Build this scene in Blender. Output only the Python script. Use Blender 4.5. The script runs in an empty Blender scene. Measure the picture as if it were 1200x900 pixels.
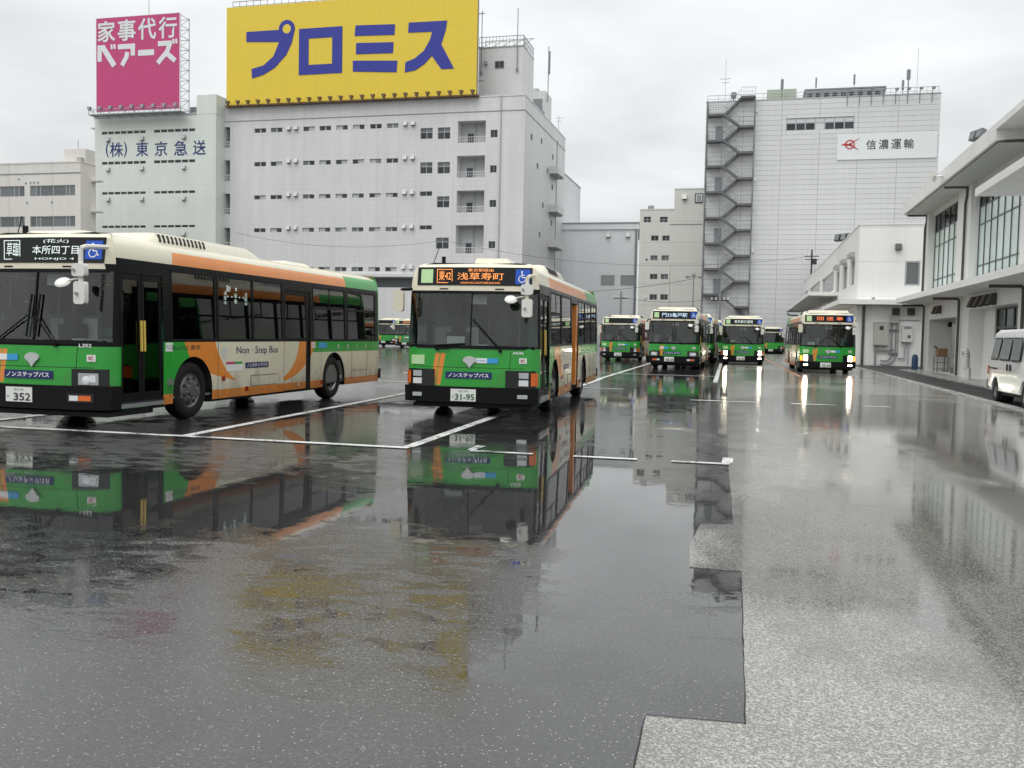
import bpy, math, random
from mathutils import Vector, Matrix
random.seed(7)
R = math.radians
scn = bpy.context.scene
col = scn.collection

# ------------------------------------------------------------------ camera
cam = bpy.data.cameras.new('camera')
cam.lens = 32.86; cam.sensor_width = 36.0; cam.clip_start = 0.1; cam.clip_end = 3000
camo = bpy.data.objects.new('camera', cam); col.objects.link(camo)
YAW, PITCH, ROLL = 0.2466, 0.0526, 0.0201
fw = Vector((-math.sin(YAW)*math.cos(PITCH), math.cos(YAW)*math.cos(PITCH), -math.sin(PITCH)))
rt0 = Vector((math.cos(YAW), math.sin(YAW), 0)); up0 = rt0.cross(fw)
rt = rt0*math.cos(ROLL) + up0*math.sin(ROLL); up = -rt0*math.sin(ROLL) + up0*math.cos(ROLL)
M = Matrix((rt, up, -fw)).transposed().to_4x4(); M.translation = (0, 0, 1.518)
camo.matrix_world = M
scn.camera = camo

# ------------------------------------------------------------------ sky and sun (overcast)
world = bpy.data.worlds.new('World'); scn.world = world; world.use_nodes = True
wt = world.node_tree; wt.nodes.clear()
SUN_EL, SUN_AZ = 58.0, 205.0
def wn(t, **k):
    n = wt.nodes.new(t)
    for a, b in k.items(): setattr(n, a, b)
    return n
tc = wn('ShaderNodeTexCoord'); sep = wn('ShaderNodeSeparateXYZ'); wt.links.new(tc.outputs['Generated'], sep.inputs[0])
def wmath(op, a, b=None, clamp=False):
    n = wn('ShaderNodeMath', operation=op, use_clamp=clamp)
    for i, v in enumerate((a, b)):
        if v is None: continue
        if isinstance(v, (int, float)): n.inputs[i].default_value = v
        else: wt.links.new(v, n.inputs[i])
    return n.outputs[0]
el = wmath('MAXIMUM', sep.outputs['Z'], 0.0)
# cloud layer: project the direction on a flat deck so clouds shrink to the horizon
den = wmath('ADD', el, 0.16)
cmb = wn('ShaderNodeCombineXYZ')
wt.links.new(wmath('DIVIDE', sep.outputs['X'], den), cmb.inputs[0])
wt.links.new(wmath('DIVIDE', sep.outputs['Y'], den), cmb.inputs[1])
nz = wn('ShaderNodeTexNoise'); nz.inputs['Scale'].default_value = 1.25; nz.inputs['Detail'].default_value = 7; nz.inputs['Roughness'].default_value = 0.48
nz.inputs['Distortion'].default_value = 0.25
wt.links.new(cmb.outputs[0], nz.inputs['Vector'])
ramp = wn('ShaderNodeMapRange'); ramp.inputs['From Min'].default_value = 0.33; ramp.inputs['From Max'].default_value = 0.67
ramp.inputs['To Min'].default_value = 0.77; ramp.inputs['To Max'].default_value = 1.07
wt.links.new(nz.outputs['Fac'], ramp.inputs['Value'])
# standard overcast luminance: brighter to the zenith
grad = wmath('MULTIPLY', wmath('ADD', wmath('MULTIPLY', el, 1.25), 1.0), 0.66)
lum = wmath('MULTIPLY', grad, ramp.outputs[0])
tint = wn('ShaderNodeVectorMath', operation='SCALE'); tint.inputs[0].default_value = (0.975, 0.995, 1.003)
wt.links.new(lum, tint.inputs['Scale'])
sky = wn('ShaderNodeTexSky', sky_type='NISHITA'); sky.sun_disc = False
sky.sun_elevation = R(SUN_EL); sky.sun_rotation = R(SUN_AZ); sky.air_density = 1.0; sky.dust_density = 3.0
bg1 = wn('ShaderNodeBackground'); bg1.inputs['Strength'].default_value = 0.10; wt.links.new(sky.outputs[0], bg1.inputs[0])
bg2 = wn('ShaderNodeBackground'); bg2.inputs['Strength'].default_value = 1.13; wt.links.new(tint.outputs[0], bg2.inputs[0])
mixs = wn('ShaderNodeMixShader'); mixs.inputs[0].default_value = 0.95
wt.links.new(bg1.outputs[0], mixs.inputs[1]); wt.links.new(bg2.outputs[0], mixs.inputs[2])
wo = wn('ShaderNodeOutputWorld'); wt.links.new(mixs.outputs[0], wo.inputs['Surface'])

sun = bpy.data.lights.new('sun', 'SUN'); sun.energy = 1.1; sun.angle = R(50); sun.color = (1, 0.98, 0.95)
suno = bpy.data.objects.new('sun', sun); col.objects.link(suno)
az = R(SUN_AZ)   # from behind the camera
sd = Vector((math.sin(az)*math.cos(R(SUN_EL)), math.cos(az)*math.cos(R(SUN_EL)), math.sin(R(SUN_EL))))
suno.rotation_euler = sd.to_track_quat('Z', 'Y').to_euler()
suno.location = (0, -20, 60)

vs = scn.view_settings
vs.view_transform = 'Standard'; vs.look = 'None'; vs.exposure = 0.06; vs.gamma = 1.0; vs.use_curve_mapping = False
scn.render.engine = 'CYCLES'
scn.cycles.max_bounces = 6; scn.cycles.diffuse_bounces = 3; scn.cycles.transparent_max_bounces = 14; scn.cycles.glossy_bounces = 3
scn.cycles.caustics_reflective = False; scn.cycles.caustics_refractive = False

# ------------------------------------------------------------------ material helpers
def srgb(r, g, b):
    f = lambda c: ((c/255+0.055)/1.055)**2.4 if c/255 > 0.04045 else c/255/12.92
    return (f(r), f(g), f(b), 1)

class X:
    """tiny node-expression compiler"""
    def __init__(s, nt, v): s.nt = nt; s.v = v
    def op(s, o, *a):
        n = s.nt.nodes.new('ShaderNodeMath'); n.operation = o
        for i, q in enumerate((s,)+a):
            q = q.v if isinstance(q, X) else q
            if isinstance(q, (int, float)): n.inputs[i].default_value = q
            else: s.nt.links.new(q, n.inputs[i])
        return X(s.nt, n.outputs[0])
    def __add__(s, o): return s.op('ADD', o)
    def __sub__(s, o): return s.op('SUBTRACT', o)
    def __mul__(s, o): return s.op('MULTIPLY', o)
    def __truediv__(s, o): return s.op('DIVIDE', o)
    def __gt__(s, o): return s.op('GREATER_THAN', o)
    def __lt__(s, o): return s.op('LESS_THAN', o)
    def __and__(s, o): return s.op('MULTIPLY', o)
    def __or__(s, o): return s.op('MAXIMUM', o)
    def inv(s): return X(s.nt, 1.0).op('SUBTRACT', s) if False else (s*-1.0)+1.0
    def abs(s): return s.op('ABSOLUTE')
    def sq(s): return s*s
    def between(s, a, b): return (s > a) & (s < b)
    def smooth(s, a, b, lo=0.0, hi=1.0):
        n = s.nt.nodes.new('ShaderNodeMapRange'); n.interpolation_type = 'SMOOTHSTEP'
        n.inputs['From Min'].default_value = a; n.inputs['From Max'].default_value = b
        n.inputs['To Min'].default_value = lo; n.inputs['To Max'].default_value = hi
        s.nt.links.new(s.v, n.inputs['Value']); return X(s.nt, n.outputs['Result'])

def newmat(name):
    m = bpy.data.materials.new(name); m.use_nodes = True
    nt = m.node_tree; b = nt.nodes['Principled BSDF']
    return m, nt, b
def coords(nt, kind='Object'):
    t = nt.nodes.new('ShaderNodeTexCoord'); s = nt.nodes.new('ShaderNodeSeparateXYZ')
    nt.links.new(t.outputs[kind], s.inputs[0])
    return t.outputs[kind], X(nt, s.outputs[0]), X(nt, s.outputs[1]), X(nt, s.outputs[2])
def noise(nt, vec, scale, detail=4, rough=0.55, mul=None, dist=0.0):
    if mul:
        mp = nt.nodes.new('ShaderNodeMapping'); mp.inputs['Scale'].default_value = mul
        nt.links.new(vec, mp.inputs['Vector']); vec = mp.outputs[0]
    n = nt.nodes.new('ShaderNodeTexNoise'); n.inputs['Scale'].default_value = scale
    n.inputs['Detail'].default_value = detail; n.inputs['Roughness'].default_value = rough; n.inputs['Distortion'].default_value = dist
    nt.links.new(vec, n.inputs['Vector']); return X(nt, n.outputs['Fac'])
def mixc(nt, fac, a, b):
    n = nt.nodes.new('ShaderNodeMix'); n.data_type = 'RGBA'
    nt.links.new(fac.v, n.inputs['Factor'])
    for i, c in ((6, a), (7, b)):
        if isinstance(c, (tuple, list)): n.inputs[i].default_value = tuple(c) if len(c) == 4 else (*c, 1)
        else: nt.links.new(c, n.inputs[i])
    return n.outputs[2]
def scalec(nt, c, f):
    n = nt.nodes.new('ShaderNodeMix'); n.data_type = 'RGBA'; n.blend_type = 'MULTIPLY'; n.inputs['Factor'].default_value = 1
    if isinstance(c, (tuple, list)): n.inputs[6].default_value = c
    else: nt.links.new(c, n.inputs[6])
    nt.links.new(f.v, n.inputs[7]); return n.outputs[2]
def bump(nt, b, h, strength, dist):
    n = nt.nodes.new('ShaderNodeBump'); n.inputs['Strength'].default_value = strength; n.inputs['Distance'].default_value = dist
    nt.links.new(h.v, n.inputs['Height']); nt.links.new(n.outputs[0], b.inputs['Normal']); return n

def plain(name, c, rough=0.5, metal=0.0, var=0.0, scale=3.0, coat=0.0, spec=0.5, objvar=0.0):
    """principled with soft wear and dirt so that no surface is uniform"""
    m, nt, b = newmat(name)
    b.inputs['Roughness'].default_value = rough; b.inputs['Metallic'].default_value = metal
    b.inputs['Coat Weight'].default_value = coat; b.inputs['Specular IOR Level'].default_value = spec
    b.inputs['Coat Roughness'].default_value = 0.08
    src = c if len(c) == 4 else (*c, 1)
    if var or objvar:
        v, x, y, z = coords(nt)
        f = noise(nt, v, scale, 5, 0.6)*(2*var)+(1-var)
        if objvar:
            oi = nt.nodes.new('ShaderNodeObjectInfo'); f = f*(X(nt, oi.outputs['Random'])*objvar+(1-objvar/2))
        nt.links.new(scalec(nt, src, f), b.inputs['Base Color'])
        r = noise(nt, v, scale*2.3, 3)*0.16+(rough-0.08)
        nt.links.new(r.v, b.inputs['Roughness'])
    else:
        b.inputs['Base Color'].default_value = src
    return m

def emit(name, c, s):
    m, nt, b = newmat(name)
    b.inputs['Base Color'].default_value = c; b.inputs['Emission Color'].default_value = c; b.inputs['Emission Strength'].default_value = s
    return m

def glass(name, tint, refl=1.0, rough=0.02):
    """thin pane: clear with a tint, Fresnel reflection"""
    m = bpy.data.materials.new(name); m.use_nodes = True; nt = m.node_tree; nt.nodes.clear()
    o = nt.nodes.new('ShaderNodeOutputMaterial'); mx = nt.nodes.new('ShaderNodeMixShader')
    t = nt.nodes.new('ShaderNodeBsdfTransparent'); t.inputs[0].default_value = (*tint, 1)
    g = nt.nodes.new('ShaderNodeBsdfGlossy'); g.inputs['Roughness'].default_value = rough
    fr = nt.nodes.new('ShaderNodeFresnel'); fr.inputs[0].default_value = 1.5
    f = X(nt, fr.outputs[0])*refl
    nt.links.new(f.v, mx.inputs[0]); nt.links.new(t.outputs[0], mx.inputs[1]); nt.links.new(g.outputs[0], mx.inputs[2])
    nt.links.new(mx.outputs[0], o.inputs[0]); return m

def clad(name, c, cw, ch, depth=0.25, streak=0.10, axis='x', objvar=0.0):
    """far facade finish: faint joint relief, rain streaks below edges"""
    m, nt, b = newmat(name)
    v, x, y, z = coords(nt)
    u = x if axis == 'x' else y
    ju = ((u/cw).op('FRACT')-0.5).abs().smooth(0.46, 0.5)
    jz = ((z/ch).op('FRACT')-0.5).abs().smooth(0.44, 0.5)
    j = ju | jz
    st = noise(nt, v, 1.0, 5, 0.65, mul=(0.9, 0.9, 0.05)); bl = noise(nt, v, 0.12, 4)
    cell = noise(nt, v, 0.9, 2)
    f = (st*(-2*streak)+(1+streak))*(bl*0.14+0.93)*(cell*0.06+0.97)
    f = f*(j*-depth+1.0)
    if objvar:
        oi = nt.nodes.new('ShaderNodeObjectInfo'); f = f*(X(nt, oi.outputs['Random'])*objvar+(1-objvar/2))
    nt.links.new(scalec(nt, c, f), b.inputs['Base Color'])
    b.inputs['Roughness'].default_value = 0.45
    bump(nt, b, j*-1.0, 0.4, 0.02)
    return m

MT = {}
def build_materials():
    m = MT
    m['black'] = plain('black_plastic', (0.009, 0.009, 0.010, 1), 0.45, var=0.3, scale=6, spec=0.12)
    m['gloss_black'] = plain('gloss_black', (0.008, 0.009, 0.01, 1), 0.12, spec=0.6)
    m['rubber'] = plain('rubber', (0.011, 0.011, 0.011, 1), 0.6, var=0.4, scale=12, spec=0.25)
    m['rim'] = plain('wheel_rim', (0.16, 0.16, 0.165, 1), 0.42, metal=0.6, var=0.35, scale=9)
    m['rim_light'] = plain('wheel_rim_light', (0.42, 0.42, 0.43, 1), 0.38, metal=0.6, var=0.3, scale=9)
    m['chrome'] = plain('chrome', (0.75, 0.75, 0.76, 1), 0.12, metal=1.0)
    m['cream'] = plain('cream_paint', srgb(220, 215, 192), 0.28, var=0.06, scale=2, coat=0.5)
    m['mirror_white'] = plain('mirror_white', srgb(225, 225, 218), 0.3, coat=0.3)
    m['white_plate'] = plain('plate_white', srgb(228, 230, 224), 0.35)
    m['plate_green'] = plain('plate_green', (0.01, 0.09, 0.035, 1), 0.4)
    m['navy'] = plain('navy', srgb(28, 40, 98), 0.35)
    m['white'] = plain('white_print', srgb(236, 236, 236), 0.4)
    m['wcblue'] = plain('wheelchair_blue', srgb(20, 80, 190), 0.3)
    m['skyblue'] = plain('sky_blue', srgb(60, 160, 220), 0.35)
    m['magenta'] = plain('magenta_print', srgb(190, 60, 110), 0.4)
    m['ic_red'] = plain('ic_red', srgb(170, 40, 60), 0.4)
    m['orange'] = plain('orange_paint', srgb(228, 140, 58), 0.3, coat=0.3, var=0.05)
    m['greenp'] = plain('green_paint', srgb(52, 160, 62), 0.28, coat=0.5, var=0.05)
    m['palegreen'] = plain('pale_green_print', srgb(190, 225, 170), 0.5)
    m['amber'] = plain('amber_lens', srgb(225, 105, 25), 0.2, coat=0.5)
    m['redlens'] = plain('red_lens', srgb(150, 40, 25), 0.2, coat=0.5)
    m['lens'] = plain('lamp_lens', (0.55, 0.57, 0.58, 1), 0.1, metal=0.7)
    m['lampoff'] = plain('lamp_glass', (0.75, 0.76, 0.78, 1), 0.15, coat=0.6)
    m['lampon'] = emit('headlight_on', (1.0, 0.90, 0.74, 1), 60)
    m['foglampon'] = emit('foglight_on', (1.0, 0.84, 0.64, 1), 14)
    m['amberon'] = emit('turn_lamp_on', (1.0, 0.30, 0.04, 1), 2.2)
    m['ledw'] = emit('led_white', (0.80, 0.90, 0.86, 1), 0.42)
    m['ledo'] = emit('led_orange', (1.0, 0.34, 0.09, 1), 0.75)
    m['ledb'] = emit('led_blue_white', (0.62, 0.80, 1.0, 1), 0.6)
    m['ledred'] = emit('led_red_orange', (1.0, 0.22, 0.07, 1), 0.8)
    m['display'] = plain('display_glass', (0.006, 0.008, 0.008, 1), 0.10, spec=0.3)
    m['busglass'] = glass('bus_glass', (0.82, 0.91, 0.87), 1.25)
    m['screen'] = glass('windscreen_glass', (0.82, 0.89, 0.87), 2.1)
    m['seat'] = plain('seat_fabric', (0.05, 0.19, 0.14, 1), 0.85, var=0.3, scale=14)
    m['interior'] = plain('interior_panel', (0.55, 0.58, 0.55, 1), 0.6, var=0.1)
    m['floorvinyl'] = plain('floor_vinyl', (0.16, 0.17, 0.165, 1), 0.6, var=0.2)
    m['pole_orange'] = plain('grab_pole', srgb(150, 112, 66), 0.35, coat=0.3)
    m['yellow'] = plain('yellow_rail', srgb(222, 190, 90), 0.4)
    m['silver'] = plain('silver_emblem', (0.62, 0.63, 0.63, 1), 0.25, metal=0.55)
    m['card'] = plain('paper_card', srgb(205, 215, 212), 0.7)
    m['underbody'] = plain('underbody', (0.02, 0.02, 0.02, 1), 0.8, var=0.3)
    m['vanwhite'] = plain('van_white_paint', srgb(232, 234, 232), 0.22, coat=0.6, var=0.03)
    m['steel'] = plain('galvanised_steel', (0.36, 0.37, 0.38, 1), 0.45, metal=0.5, var=0.2, scale=5)
    m['dark_steel'] = plain('dark_painted_steel', (0.13, 0.135, 0.145, 1), 0.5, var=0.25, scale=2)
    m['mid_steel'] = plain('grey_painted_steel', (0.23, 0.24, 0.25, 1), 0.5, var=0.2, scale=2)
    m['pipe'] = plain('drain_pipe', (0.075, 0.068, 0.062, 1), 0.45, var=0.2)
    m['wire'] = plain('wire', (0.03, 0.03, 0.032, 1), 0.6)
    m['winframe'] = plain('window_frame', (0.42, 0.43, 0.44, 1), 0.4, metal=0.3, var=0.1)
    m['darkframe'] = plain('dark_mullion', (0.10, 0.105, 0.11, 1), 0.4, var=0.1)
    m['windark'] = plain('window_glass_far', (0.035, 0.042, 0.046, 1), 0.06, objvar=0.9, var=0.02)
    m['winmid'] = plain('window_glass_grey', (0.16, 0.175, 0.18, 1), 0.08, objvar=0.6, var=0.02)
    m['blind'] = plain('window_blind', (0.62, 0.64, 0.64, 1), 0.5)
    m['louvre'] = plain('louvre', (0.50, 0.52, 0.53, 1), 0.5, var=0.1)
    m['teal'] = plain('frosted_teal_glass', srgb(224, 240, 236), 0.10, objvar=0.14, var=0.04, scale=0.5)
    m['cyanglass'] = glass('office_glass', (0.60, 0.80, 0.76), 0.9, 0.03)
    m['wall_office'] = clad('office_render', srgb(234, 234, 231), 6.0, 40.0, 0.04, 0.10, 'y')
    m['wall_office_x'] = clad('office_render_end', srgb(236, 236, 233), 1.9, 2.2, 0.05, 0.09)
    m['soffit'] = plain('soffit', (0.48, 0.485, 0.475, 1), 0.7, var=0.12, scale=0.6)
    m['wall_yb'] = clad('grey_tile_wall', srgb(218, 218, 217), 1.75, 0.87, 0.10, 0.15)
    m['wall_yb_side'] = clad('grey_tile_side', srgb(210, 210, 210), 1.75, 0.87, 0.10, 0.18, 'y')  # same tile toned darker: the side face's shade is in the colour
    m['wall_gb'] = clad('pale_green_wall', srgb(217, 223, 216), 60, 1.1, 0.05, 0.10)
    m['wall_sb'] = clad('warehouse_panel', srgb(214, 215, 215), 50, 50, 0.0, 0.12, objvar=0.05)
    m['joint'] = plain('panel_joint', (0.30, 0.31, 0.32, 1), 0.7)
    m['wall_lb'] = clad('beige_wall', srgb(222, 219, 212), 7.5, 30, 0.12, 0.09)
    m['wall_mb'] = clad('cream_wall', srgb(226, 226, 218), 30, 3.3, 0.10, 0.08)
    m['wall_gm'] = clad('blue_grey_wall', srgb(229, 232, 234), 0.9, 40, 0.05, 0.08)
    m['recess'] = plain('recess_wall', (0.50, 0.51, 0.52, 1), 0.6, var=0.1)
    m['doorgrey'] = plain('door_grey', (0.26, 0.275, 0.29, 1), 0.5, var=0.1)
    m['doordark'] = plain('door_dark', (0.05, 0.052, 0.07, 1), 0.5, var=0.1)
    m['sign_yellow'] = plain('sign_yellow', srgb(232, 203, 62), 0.45, var=0.03, scale=0.3)
    m['sign_blue'] = plain('sign_blue', srgb(42, 52, 152), 0.45)
    m['sign_pink'] = plain('sign_pink', srgb(196, 66, 122), 0.45, var=0.03, scale=0.3)
    m['sign_white'] = plain('sign_white', srgb(226, 230, 230), 0.45, var=0.03, scale=0.3)
    m['logo_red'] = plain('logo_red', srgb(190, 52, 58), 0.45)
    m['ink'] = plain('sign_ink', (0.03, 0.03, 0.035, 1), 0.5)
    m['ink_blue'] = plain('sign_ink_blue', srgb(36, 54, 110), 0.5)
    m['rust'] = plain('rusty_lamp', (0.16, 0.10, 0.05, 1), 0.7, var=0.3)
    m['green_tank'] = plain('green_plant_housing', srgb(176, 186, 166), 0.6, var=0.1)
    m['box_beige'] = plain('meter_box', srgb(176, 176, 168), 0.45, var=0.08)
    m['boiler'] = plain('boiler_white', srgb(205, 206, 202), 0.4, var=0.05)
    m['cardboard'] = plain('cardboard', srgb(142, 112, 84), 0.8, var=0.15, scale=6)
    m['hydrant_blue'] = plain('blue_drum', srgb(52, 78, 110), 0.4)
    m['truck_red'] = plain('dark_red_paint', srgb(112, 32, 38), 0.35, coat=0.3, var=0.1)
    m['fence'] = plain('fence_grey', (0.24, 0.25, 0.25, 1), 0.6, var=0.2)
    m['line'] = None
# ------------------------------------------------------------------ ground materials
def ground_mats():
    # wet asphalt of the parking bays
    m, nt, b = newmat('wet_asphalt')
    v, x, y, z = coords(nt)
    grain = (noise(nt, v, 52, 3, 0.75)*0.6+noise(nt, v, 120, 2, 0.7)*0.4).smooth(0.36, 0.64)
    vor = nt.nodes.new('ShaderNodeTexVoronoi'); vor.inputs['Scale'].default_value = 84; nt.links.new(v, vor.inputs['Vector'])
    sc = nt.nodes.new('ShaderNodeSeparateColor'); nt.links.new(vor.outputs['Color'], sc.inputs[0])
    chip = (X(nt, sc.outputs[0]) > 0.915) & (X(nt, vor.outputs['Distance']) < 0.33)
    big = noise(nt, v, 0.42, 5, 0.6, mul=(1.0, 0.62, 1), dist=0.8)
    mid = noise(nt, v, 1.9, 6, 0.66, mul=(0.8, 1.1, 1), dist=0.7)
    def blob(cx, cy, rx, ry, w):      # a low spot where water stands
        d = ((x-cx)/rx).sq()+((y-cy)/ry).sq()
        return d.smooth(0.0, 1.0, w, 0.0)
    low = blob(-1.7, 8.2, 2.0, 5.2, 0.40)+blob(-0.75, 5.0, 0.95, 2.6, 0.26)+blob(-8.2, 8.6, 1.6, 1.2, 0.15)+blob(-0.9, 3.9, 0.9, 1.2, 0.10)+blob(-5.6, 7.3, 3.2, 1.7, 0.40)
    low = low+blob(-3.0, 14.6, 1.4, 2.2, 0.25)+blob(-6.2, 18.5, 1.6, 3.0, 0.2)+blob(-2.2, 27, 2.2, 9, 0.2)+blob(-2.6, 40, 2.5, 7, 0.2)
    dry = blob(-2.2, 3.0, 3.2, 1.35, 0.20)+blob(-2.1, 5.45, 2.3, 1.7, 0.50)+blob(-1.3, 10.4, 0.45, 0.5, 0.12)
    dry = dry+y.smooth(3.4, 5.3, 0.42, 0.0)*x.smooth(-1.6, -0.7, 1.0, 0.25)
    # tyre tracks drain water into two long streaks
    tr = (((x+2.6)+(y*0.52-2.6)).abs()).smooth(0.05, 0.42, 0.40, 0.0)
    patch = noise(nt, v, 4.6, 5, 0.62, mul=(0.62, 1.25, 1), dist=0.6)
    w = big*0.85+mid*0.95+low+tr-dry-0.30+(patch-0.5)*(blob(-3.2, 5.6, 3.4, 2.6, 1.3)+blob(-7.0, 9.3, 5.0, 2.6, 1.5)+0.6)-blob(-7.0, 10.0, 4.5, 1.7, 0.30)
    pud = w.smooth(0.62, 0.70)
    shore = w.smooth(0.24, 0.44)
    stain = noise(nt, v, 0.9, 6, 0.65)
    base = (grain*0.095+0.010)*(stain*1.1+0.42)*(shore*-0.50+1.0)
    cc = nt.nodes.new('ShaderNodeCombineColor')
    for i, k in enumerate((1.0, 1.0, 1.02)): nt.links.new((base*k).v, cc.inputs[i])
    colr = mixc(nt, chip & (pud*-0.65+1.0), cc.outputs[0], (0.36, 0.36, 0.34, 1))
    nt.links.new(colr, b.inputs['Base Color'])
    b.inputs['IOR'].default_value = 1.7
    film = grain.smooth(0.40, 0.75)          # stones stand out of the water film between them
    damp = (pud*-1.0+1.0)
    rgh = damp*((film*0.075+0.028)*shore+(film*0.25+0.13)*(shore*-1.0+1.0))+pud*0.014+0.012+y.smooth(16, 34, 0.0, 0.04)*(mid*1.4+0.2)
    nt.links.new(rgh.v, b.inputs['Roughness'])
    ripple = noise(nt, v, 5.0, 3, 0.5, mul=(1, 0.6, 1))
    h = (film*0.0005+noise(nt, v, 26, 3)*0.0012)*(pud*-0.985+1.0)*(shore*-0.80+1.0)+ripple*0.0006+chip*(pud*-0.001+0.001)
    bump(nt, b, h, 1.0, 1.0)
    MT['asphalt'] = m
    # wet brushed concrete apron with exposed grit
    m, nt, b = newmat('wet_concrete')
    v, x, y, z = coords(nt)
    g1 = noise(nt, v, 100, 3, 0.75); g2 = noise(nt, v, 170, 2, 0.7)
    big = noise(nt, v, 0.36, 5, 0.6, mul=(1.2, 0.55, 1), dist=0.7); mid = noise(nt, v, 1.7, 5, 0.6, mul=(1.2, 0.7, 1), dist=0.4)
    def blob(cx, cy, rx, ry, w):
        d = ((x-cx)/rx).sq()+((y-cy)/ry).sq()
        return d.smooth(0.0, 1.0, w, 0.0)
    low = blob(1.9, 7.6, 2.8, 4.0, 0.25)+blob(3.5, 18, 4.5, 9, 0.14)+blob(3.6, 13.0, 1.6, 2.4, 0.22)+blob(2.4, 24, 3.4, 9, 0.16)+blob(2.2, 42, 3.6, 10, 0.2)+blob(3.0, 9.2, 0.9, 2.2, 0.2)
    w = big*0.75+mid*0.4+low
    pud = w.smooth(0.56, 0.72)
    stain = noise(nt, v, 0.7, 6, 0.65); fine = g1.smooth(0.43, 0.66)
    base = (fine*0.36+g2*0.11+0.08)*(stain*0.6+0.7)*(pud*-0.42+1.0)
    cc = nt.nodes.new('ShaderNodeCombineColor')
    for i, k in enumerate((1.04, 1.0, 0.92)): nt.links.new((base*k).v, cc.inputs[i])
    nt.links.new(cc.outputs[0], b.inputs['Base Color'])
    b.inputs['IOR'].default_value = 1.55
    rgh = (fine*0.11+0.02)*(pud*-0.80+1.0)*(mid*1.2+0.4)+0.010+y.smooth(13, 26, 0.0, 0.115)
    nt.links.new(rgh.v, b.inputs['Roughness'])
    h = (fine*0.00014+g2*0.00006)*(pud*-0.85+1.0)+noise(nt, v, 4.0, 3)*0.0003
    bump(nt, b, h, 1.0, 1.0)
    MT['concrete'] = m
    # dark fresh asphalt strip beside the office
    m, nt, b = newmat('dark_asphalt_strip')
    v, x, y, z = coords(nt); g1 = noise(nt, v, 90, 3, 0.7); s = noise(nt, v, 0.8, 5)
    base = (g1*0.018+0.012)*(s*0.5+0.75); cc = nt.nodes.new('ShaderNodeCombineColor')
    for i in range(3): nt.links.new(base.v, cc.inputs[i])
    nt.links.new(cc.outputs[0], b.inputs['Base Color'])
    nt.links.new((s*0.25+0.35).v, b.inputs['Roughness']); bump(nt, b, g1*0.004, 1.0, 1.0)
    b.inputs['Specular IOR Level'].default_value = 0.3
    MT['strip'] = m
    # pale kerb / pavement concrete
    for nm, k in (('kerb', 0.42), ('pavement', 0.34)):
        m, nt, b = newmat(nm+'_concrete')
        v, x, y, z = coords(nt); g1 = noise(nt, v, 40, 3, 0.7); s = noise(nt, v, 1.1, 6, 0.65)
        base = (g1*0.12+k*0.85)*(s*0.5+0.72); cc = nt.nodes.new('ShaderNodeCombineColor')
        for i, q in enumerate((1.0, 0.99, 0.95)): nt.links.new((base*q).v, cc.inputs[i])
        nt.links.new(cc.outputs[0], b.inputs['Base Color']); nt.links.new((s.smooth(0.4, 0.62)*-0.3+0.42).v, b.inputs['Roughness'])
        bump(nt, b, g1*0.002, 1.0, 1.0); MT[nm] = m
    # worn road paint, wet
    for nm, c in (('line', srgb(226, 228, 226)), ('line_orange', srgb(196, 128, 84))):
        m, nt, b = newmat('road_paint_'+nm)
        v, x, y, z = coords(nt); n1 = noise(nt, v, 22, 5, 0.7); n2 = noise(nt, v, 2.3, 4)
        wear = (n1*0.75+n2*0.65).smooth(0.70, 0.80)
        nt.links.new(mixc(nt, wear, c, (0.10, 0.10, 0.10, 1)), b.inputs['Base Color'])
        b.inputs['Roughness'].default_value = 0.3; bump(nt, b, n1*0.002, 1.0, 1.0); MT[nm] = m

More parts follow.
